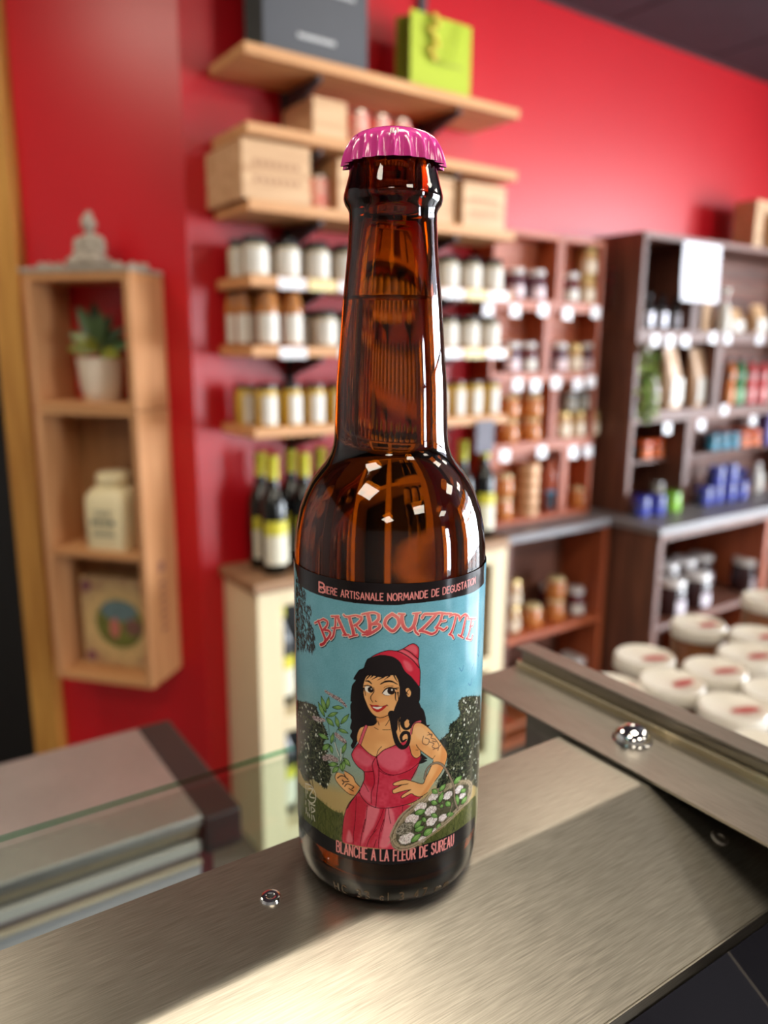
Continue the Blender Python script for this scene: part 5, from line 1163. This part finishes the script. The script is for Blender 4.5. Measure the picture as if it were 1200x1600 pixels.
for k, px in enumerate((793, 828)):
    for d_ in (0, 1): cj('terrine', px, 2, '%s orange clip top jar of the %s stack in the third row left crate' % (('lower', 'upper')[d_], ('left', 'right')[k]), dz=d_ * .082)
cj('spread', 876, 2, 'pale pink labelled jar at the left of the third row right crate'); cj('spread', 899, 2, 'caramel jar in the middle of the third row right crate'); cj('spread', 921, 2, 'caramel jar at the right of the third row right crate')
for k, px in enumerate((886, 908)): cj('grey', px, 2, '%s small grey jar standing on the caramel jars in the third row' % ORD[k], dz=.0965)
for d_ in (0, 1): cj('terrine', 784, 3, '%s orange clip top jar of the stack at the left of the bottom row' % ('lower', 'upper')[d_], dz=d_ * .082)
for d_ in range(5): cj('tin', 822, 3, '%s copper tin from the bottom of the tin stack in the bottom row' % ORD[d_], dz=d_ * .0385)
cj('sauce', 856, 3, 'red sauce bottle with blue label beside the copper tins'); cj('terrine', 903, 3, 'single orange clip top jar at the right of the bottom row')
def tags(pts, v, label, group):
    for k, (px, py) in enumerate(pts):
        u, z = on_wall(px, py, v)
        o = MB().bx(-.0225, .0225, -.001, .001, -.021, .021).build('price_tag', TAGW, None, bevel=.0004); o.location = W(u, v + .0025, z); o.rotation_euler = (random.uniform(-.05, .05), random.uniform(-.1, .1), WROT)
        tag(o, label % ORD[k], 'price tag', group)
tags([(762, 484), (804, 485), (848, 484), (886, 490), (930, 488)], MV, '%s white price card from the left on the upper edge of the reddish crates', 'price cards on the reddish crates')
tags([(808, 601), (836, 602), (868, 598), (902, 600), (922, 596)], MV, '%s white price card from the left on the middle edge of the reddish crates', 'price cards on the reddish crates')
tags([(788, 712), (846, 706), (895, 707), (918, 705)], MV, '%s white price card from the left on the lower edge of the reddish crates', 'price cards on the reddish crates')
u, z = on_wall(757, 682, .225); o = MB().bx(-.037, .037, -.003, .003, -.05, .05).build('slate_sign', gm('grey_slate', (104, 100, 112), 0.6, vary=.2, scale=30), None, bevel=.001); o.location = W(u, .2265, z); o.rotation_euler.z = WROT; tag(o, 'small grey slate sign hanging at the end of the lowest wall shelf', 'sign')
# ------------------------------------------------------------------ counter base units
MBV = .21
t = thing('counter_unit', 'reddish brown open counter unit with grey top under the reddish crates', 'cabinet', W(0, 0, 0), WROT)
ZT = -.435; M0, M1 = 1.752, uw(1040, 840, .41) - .056
MB().bx(M0, M1, -MBV - .01, -.002, ZT - .026, ZT).build('counter_top', GREYTOP, t, bevel=.003)
MB().bx(M0, M0 + .02, -MBV, -.004, FLOOR_Z, ZT - .026).build('side_panel', DARKV, t); MB().bx(M1 - .03, M1, -MBV, -.004, FLOOR_Z, ZT - .026).build('side_panel', MIDV, t)
MB().bx(M0 + .02, M1 - .03, -MBV, -.016, -.828, -.806).build('shelf_board', MIDW, t, bevel=.002); MB().bx(M0 + .02, M1 - .03, -MBV, -.016, FLOOR_Z + .03, FLOOR_Z + .06).build('bottom_board', MIDW, t); MB().bx(M0 + .02, M1 - .03, -.014, -.004, FLOOR_Z, ZT - .028).build('back_panel', DARKW, t)
GB = 'jars under the grey counter'
def bj(kind, px, py, label, v=.14, z=-.806, dz=0.0): put(kind, uw(px, py, v + .03), v, z + dz, label, GB, random.uniform(-.2, .2))
bj('spread', 806, 985, 'lower pale jar of the stack beside the cream cabinet post'); bj('spread', 806, 985, 'upper pale jar of the stack beside the cream cabinet post', dz=.0965)
bj('terrine', 840, 970, 'single orange clip top jar under the grey counter')
for d_ in (0, 1): bj('terrine', 876, 955, '%s orange clip top jar of the stack under the grey counter' % ('lower', 'upper')[d_], dz=d_ * .082)
bj('redjam', 908, 940, 'red jam jar right of the stacked clip top jars'); bj('redjam', 936, 930, 'red jam jar at the right end of the shelf under the grey counter'); bj('jam', 868, 900, 'dark jam jar behind the stacked clip top jars', .06); bj('jam', 910, 900, 'dark jam jar at the back of the shelf under the grey counter', .06)
for k, px in enumerate((842, 905)): put('big', uw(px, 1030, .15), .12, -1.13, '%s large white lidded jar from the left low under the grey counter' % ORD[k], GB)
MB().bx(M0 + .02, M1 - .03, -MBV, -.016, -1.15, -1.131).build('shelf_board', MIDW, t, bevel=.002)
# right hand unit, deeper
RV = .41; R0, R1 = uw(1040, 840, RV) - .005, 4.1
t = thing('counter_unit', 'dark brown deep counter unit with grey top under the dark crates', 'cabinet', W(0, 0, 0), WROT)
MB().bx(R0 - .045, R1, -RV - .012, .02, ZT - .026, ZT).build('counter_top', GREYTOP, t, bevel=.003); MB().bx(R0 - .03, R1, -RV - .006, -RV + .01, ZT - .05, ZT - .026).build('edge_rail', DARKW, t)
MB().bx(R0 - .03, R0, -RV, .02, FLOOR_Z, ZT - .026).build('side_panel', DARKV, t, bevel=.002)
um = uw(1192, 880, RV); MB().bx(um, um + .03, -RV, .02, FLOOR_Z, ZT - .026).build('divider', MIDV, t); MB().bx(R1 - .03, R1, -RV, .02, FLOOR_Z, ZT - .026).build('side_panel', DARKV, t)
MB().bx(R0, um, -RV, .02, -.828, -.806).build('shelf_board', DARKW, t, bevel=.002); MB().bx(um + .03, R1 - .03, -RV, .02, -.828, -.806).build('shelf_board', DARKW, t); MB().bx(R0, R1, .022, .032, FLOOR_Z, ZT - .028).build('back_panel', DARKW, t); MB().bx(R0, R1 - .03, -RV, .02, FLOOR_Z + .03, FLOOR_Z + .06).build('bottom_board', DARKW, t)
GR = 'large white lidded jars in the dark unit'
for k, px in enumerate((1046, 1084)): put('big', uw(px, 930, .34), .345, -.806, '%s large white lidded jar from the left in the front row of the dark unit' % ORD[k], GR)
for k in range(5): put('big', R0 + .10 + k * .122, .19, -.806, '%s large white lidded jar from the left in the back row of the dark unit' % ORD[k], GR)
put('big', uw(1160, 910, .33), .335, -.806, 'large white lidded jar at the right end of the front row in the dark unit', GR)
# ------------------------------------------------------------------ dark crates
DV = .20; D0 = uw(1004, 420, DV)
dz_ = [zw(1010, 360, DV), zw(1010, 524, DV), zw(1010, 652, DV), ZT]
dsp = [uw(1090, 450, DV), uw(1120, 600, DV), uw(1074, 720, DV)]
D1 = 3.75; rn = ['top', 'middle', 'bottom']
for r in range(3):
    crate('left dark crate of the %s row on the dark unit' % rn[r], D0, dsp[r] - .001, dz_[r + 1] + .001, dz_[r] - .001, DV, .235, DARKW, DARKV, 'dark crates', .020, 4)
    crate('right dark crate of the %s row on the dark unit' % rn[r], dsp[r] + .001, D1, dz_[r + 1] + .001, dz_[r] - .001, DV, .235, DARKW, DARKV, 'dark crates', .020, 4)
df = [z + .021 for z in dz_[1:]]
GD = 'goods in the dark crates'
def dj(kind, px, row, label, v=.13, dz=0.0, py=None): put(kind, uw(px, py or [490, 600, 740][row], v + .02), v, df[row] + dz, label, GD, random.uniform(-.2, .2))
for k, px in enumerate((1019, 1040, 1063)): dj('bsilver', px, 0, '%s dark bottle with silver label from the left in the top left dark crate' % ORD[k])
dj('bsilver', 1186, 0, 'dark bottle at the back of the top right dark crate', .02)
def softbag(label, u, v, z, wd, dp, h, m, rot=0, lean=0.0, nm='coffee_bag', row=None):
    t = thing(nm, label, 'bag', W(u, v, z), WROT + rot, 'paper bags in the dark crates'); n = 20
    b = MB(); vs = []; fs = []; rows_ = [(1, 1, 0), (1.02, 1, .3), (1, .85, .6), (.97, .4, .85), (.95, .08, .97), (.95, .06, 1)]
    for kx, ky, kz in rows_:
        for i in range(n):
            a = 2*math.pi*i/n; ca2, sa = math.cos(a), math.sin(a); k = (abs(ca2)**4 + abs(sa)**4) ** -.25; vs.append((wd/2*kx*k*ca2 + lean * kz * kz, dp/2*ky*k*sa, h*kz))
    for j in range(len(rows_) - 1):
        for i in range(n): fs.append((j*n+i, j*n+(i+1)%n, (j+1)*n+(i+1)%n, (j+1)*n+i))
    fs.append(tuple(range(n-1, -1, -1))); fs.append(tuple((len(rows_)-1)*n+i for i in range(n))); b.add(vs, fs); b.build('bag_body', m, t, True)
    MB().bx(-wd/2*.8, wd/2*.8, -dp/2*1.03 - .001, -dp/2*1.03 + .001, h*.08, h*.5).build('label', PAPER, t); return t
KR = gm('kraft_paper', (206, 164, 122), 0.5, vary=.15, scale=20); WB = gm('pale_coffee_bag', (204, 166, 132), 0.35, vary=.1)
softbag('left pale coffee bag leaning in the middle left dark crate', uw(1054, 600, .15), .135, df[1], .085, .06, .235, WB, lean=-.03); softbag('right pale coffee bag leaning in the middle left dark crate', uw(1094, 600, .15), .135, df[1], .085, .06, .235, WB, lean=-.03)
softbag('tan paper bag with rounded top in the top right dark crate', uw(1150, 500, .12), .10, df[0], .10, .07, .10, KR, nm='paper_bag'); softbag('second tan paper bag at the right in the top right dark crate', uw(1180, 500, .12), .12, df[0], .09, .07, .12, KR, nm='paper_bag')
t = thing('gift_sachet', 'white sachet tied with a pink ribbon standing by the kraft box', 'bag', W(uw(1127, 490, .15), .16, df[0]), WROT)
MB().lathe([(.001, 0), (.03, 0), (.032, .05), (.022, .10), (.008, .125), (.006, .13), (.018, .16), (.020, .17)], 16).build('sachet', PAPER, t, True); MB().lathe([(.007, .118), (.012, .124), (.012, .132), (.007, .138)], 12, close=True).build('ribbon', gm('pink_ribbon', (226, 170, 176), 0.4), t, True)
bt = thing('kraft_box', 'brown kraft box at the left in the top right dark crate', 'box', W(uw(1098, 500, .12) + .015, .10, df[0]), WROT); MB().bx(-.028, .028, -.03, .03, 0, .105).build('carton', KR, bt, bevel=.002); MB().bx(-.029, .029, -.031, .031, .105, .125).build('lid', gm('kraft_lid', (176, 134, 98), 0.5), bt, bevel=.002)
dj('bwhite', 1028, 1, 'white bottle between trailing plant and coffee bags')
for k, (px, kd, cn) in enumerate(((1146, 'borange', 'orange'), (1161, 'bgreen', 'green'), (1178, 'bred', 'red'), (1196, 'bred', 'second red'))):
    dj(kd, px, 1, '%s small bottle in the front row of the middle right dark crate' % cn, .15); dj(kd, px, 1, '%s small bottle on the raised back row of the middle right dark crate' % cn, .06, .062)
o = MB().bx(dsp[1] + .03, D1 - .03, -.10, -.025, 0, .060).build('riser', DARKW); o.location = W(0, 0, df[1]); o.rotation_euler.z = WROT; tag(o, 'low dark wooden riser block under the back row of small bottles', 'riser')
# bottom row: raised shelf with orange and teal lids, navy lids below
hs = zw(1020, 716, .1) 
for r_, (x0, x1) in enumerate(((D0 + .021, dsp[2] - .022), (dsp[2] + .022, D1 - .022))):
    o = MB().bx(x0, x1, -.13, .024, -.008, 0).build('inner_shelf', DARKW); o.location = W(0, 0, hs); o.rotation_euler.z = WROT; tag(o, ('left', 'right')[r_] + ' thin inner shelf inside the bottom dark crates under the coloured lids', 'shelf', 'thin inner shelves')
def hj(kind, px, label, v=.085): put(kind, uw(px, 700, v), v, hs, label, 'spice jars', random.uniform(-.3, .3))
for k, px in enumerate((1005, 1023, 1041)): hj('orange', px, '%s orange lidded jar from the left on the left inner shelf' % ORD[k])
hj('grey', 1060, 'grey jar at the right of the orange lids on the left inner shelf')
for k, px in enumerate((1110, 1126, 1142)): hj('teal', px, '%s teal lidded jar from the left on the right inner shelf' % ORD[k])
for k, px in enumerate((1158, 1174)): hj('orange', px, '%s orange lidded jar from the left on the right inner shelf, front' % ORD[k])
for k, px in enumerate((1128, 1148, 1166)): hj('orange', px, '%s orange lidded jar from the left at the back of the right inner shelf' % ORD[k], .01)
pz = thing('purple_box', 'tall purple carton at the right edge of the inner shelf', 'box', W(uw(1194, 690, .08), .08, hs), WROT); MB().bx(-.035, .035, -.03, .03, 0, .15).build('carton', gm('purple_carton', (96, 84, 160), 0.4), pz, bevel=.002); MB().bx(-.025, .025, -.0312, -.030, .03, .12).build('front_panel', gm('lilac_panel', (150, 140, 196), 0.4), pz)
def nj(kind, px, label, v, dz=0.0, py=770): put(kind, uw(px, py, v), v, (df[2] if v < DV else ZT) + dz, label, 'spice jars', random.uniform(-.3, .3))
nj('navy', 1003, 'navy lidded jar at the far left in front of the bottom left dark crate', .245); nj('grey', 1026, 'grey jar behind the navy lids in the bottom left dark crate', .12); nj('green', 1051, 'green labelled jar on the counter before the bottom left dark crate', .25); nj('navy', 1027, 'navy lidded jar in the middle before the bottom left dark crate', .26); nj('red', 1046, 'red lidded jar behind the green one in the bottom left dark crate', .12)
for k, px in enumerate((1100, 1116, 1136, 1154)): nj('navy', px, '%s navy lidded jar from the left, front row before bottom right dark crate' % ORD[k], .25)
for k, px in enumerate((1112, 1132, 1152)): nj('navy', px, '%s navy lidded jar from the left, row inside bottom right dark crate' % ORD[k], .13)
for k, px in enumerate((1116, 1136)): nj('navy', px, '%s navy lidded jar stacked on the others before the bottom right crate' % ORD[k], .25, .077)
nj('bwhite', 1180, 'white bottle at the right in the bottom right dark crate', .2)
tags([(1023, 532), (1046, 533), (1070, 533), (1113, 528), (1136, 529), (1186, 530)], DV, '%s white price card from the left under the top row of dark crates', 'price cards on the dark crates')
tags([(1042, 669), (1095, 664), (1131, 640), (1176, 657)], DV, '%s white price card from the left under the middle row of the dark crates', 'price cards on the dark crates')
# sheet of paper hanging from the top of the dark crates
u0_, z1_ = on_wall(1072, 376, DV + .01); u1_, z0_ = on_wall(1122, 474, DV + .01)
b = MB(); n = 8; vs = []; fs = []
for i in range(n + 1):
    t_ = i / n
    for x in (0, 1): vs.append(((u1_ - u0_) * x - .008 * t_, -.012 * t_ * t_, -(z1_ - z0_) * t_)); 
for i in range(n): fs.append((2*i, 2*i+1, 2*i+3, 2*i+2))
m0 = len(vs); vs2 = [(x, y + .0008, z) for x, y, z in vs]; fs2 = [tuple(m0 + k for k in reversed(q)) for q in fs]
b.add(vs + vs2, fs + fs2 + [(0, m0, m0+1, 1), (2*n, 2*n+1, m0+2*n+1, m0+2*n)] + [(2*i, 2*i+2, m0+2*i+2, m0+2*i) for i in range(n)] + [(2*i+1, m0+2*i+1, m0+2*i+3, 2*i+3) for i in range(n)])
sh = b.build('paper_notice', gm('white_notice_paper', (240, 238, 246), 0.6, vary=.03)); sh.location = W(u0_, DV + .004, z1_); sh.rotation_euler.z = WROT; tag(sh, 'white paper notice hanging from the top edge of the dark crates', 'notice')
pb = MB()
for k in range(9): pb.bx(.012, (u1_ - u0_) - .02 - .01 * (k % 3), -.0135 - .0005, -.0125 + .0, -.03 - k * .014, -.026 - k * .014)
pb.build('printed_lines', gm('faint_grey_ink', (196, 190, 204), 0.6), sh)
for vv in sh.children[0].data.vertices: vv.co.y = vv.co.y + .0125 - .012 * (vv.co.z / (z1_ - z0_)) ** 2 - .0012
# trailing plant at the left end of the dark crates
t = thing('trailing_plant', 'light green trailing plant hanging down the left end of the dark crates', 'plant', W(uw(1004, 545, DV + .03), DV + .035, zw(1004, 545, DV + .03)), WROT); random.seed(11)
MB().lathe([(.001, -.02), (.022, -.02), (.028, .02), (.024, .02), (.001, .01)], 16).build('pot', gm('small_grey_pot', (120, 110, 100), 0.5), t, True)
PG = [gm('trail_green', (168, 194, 100), 0.5, vary=.25, scale=60), gm('trail_dark_green', (122, 154, 78), 0.5, vary=.3, scale=60)]
for s_ in range(7):
    x, y, z = random.uniform(-.02, .02), random.uniform(-.03, .0), .015; pts = [(x, y, z)]
    for k in range(7): x += random.uniform(-.012, .012); y += random.uniform(-.008, .004); z -= random.uniform(.028, .042); pts.append((x, max(-.045, min(.0, y)), z))
    st_ = MB().tube(pts, .0012, 4).build('stem', PG[1], t, True)
    for k in range(1, len(pts)):
        for e in (0, 1, 2):
            a = random.uniform(0, 6.28); MB().leaf(pts[k], (math.cos(a), math.sin(a) - .5, random.uniform(-.6, .2)), (0, 0, 1), random.uniform(.030, .042), .021, .3).build('leaf', PG[(k + e) % 2], t, True)
# small framed wooden box on top of the dark crates, hanging opener
u, z = on_wall(1176, 380, .1)
t = thing('wooden_display_box', 'small pale wooden box with an arched window on top of the dark crates', 'box', W(u + .06, .08, dz_[0]), WROT); wd, h = .21, .20
fr = MB(); MB().bx(-wd/2, -wd/2 + .06, -.05, .05, 0, h).build('front_post', CRATEW, t, bevel=.002); MB().bx(wd/2 - .06, wd/2, -.05, .05, 0, h).build('front_post', CRATEW, t, bevel=.002); MB().bx(-wd/2 + .06, wd/2 - .06, -.05, .05, h - .045, h).build('lintel', CRATEW, t, bevel=.002); MB().bx(-wd/2 + .06, wd/2 - .06, .03, .05, 0, h - .045).build('back_board', MIDW, t)
MB().lathe([(.001, 0), (.022, 0), (.022, .05), (.012, .07), (.001, .072)], 16).build('glass_ornament', gm('clear_ornament', (226, 216, 206), .08), t, True)
um_, z_ = on_wall(968, 455, .12)
t = thing('hanging_opener', 'silver bottle opener hanging on the left side of the dark crates', 'opener', W(D0 - .0006, .07, zw(968, 430, .07)), WROT)
SIL = gm('silver_metal', (200, 200, 206), .12, metal=1)
for k, (r_, zc) in enumerate(((.016, 0), (.018, -.042))): MB().tube([(-.005, r_ * math.cos(a), zc + r_ * math.sin(a)) for a in [2*math.pi*i/16 for i in range(17)]], .004, 6).build('ring', SIL, t, True)
MB().bx(-.008, -.002, -.011, .011, -.12, -.058).build('handle', SIL, t, bevel=.002)
# ------------------------------------------------------------------ lift everything so that the floor is z = 0
for o in list(COL.objects):
    if o.parent is None and o.location.z > -20: o.location.z += ZC
bpy.context.view_layer.update()
print('objects', len(COL.objects))
for o in COL.objects:
    if o.name.split('.')[0] in ('branded_print', 'stamped_print', 'dark_print', 'white_print', 'red_print', 'print', 'printed_lines', 'raised_lettering', 'cap_print', 'ribbon'): o['kind'] = 'stuff'
    if 'label' in o and len(o['label'].split()) > 16: print('LONG', o['label'])
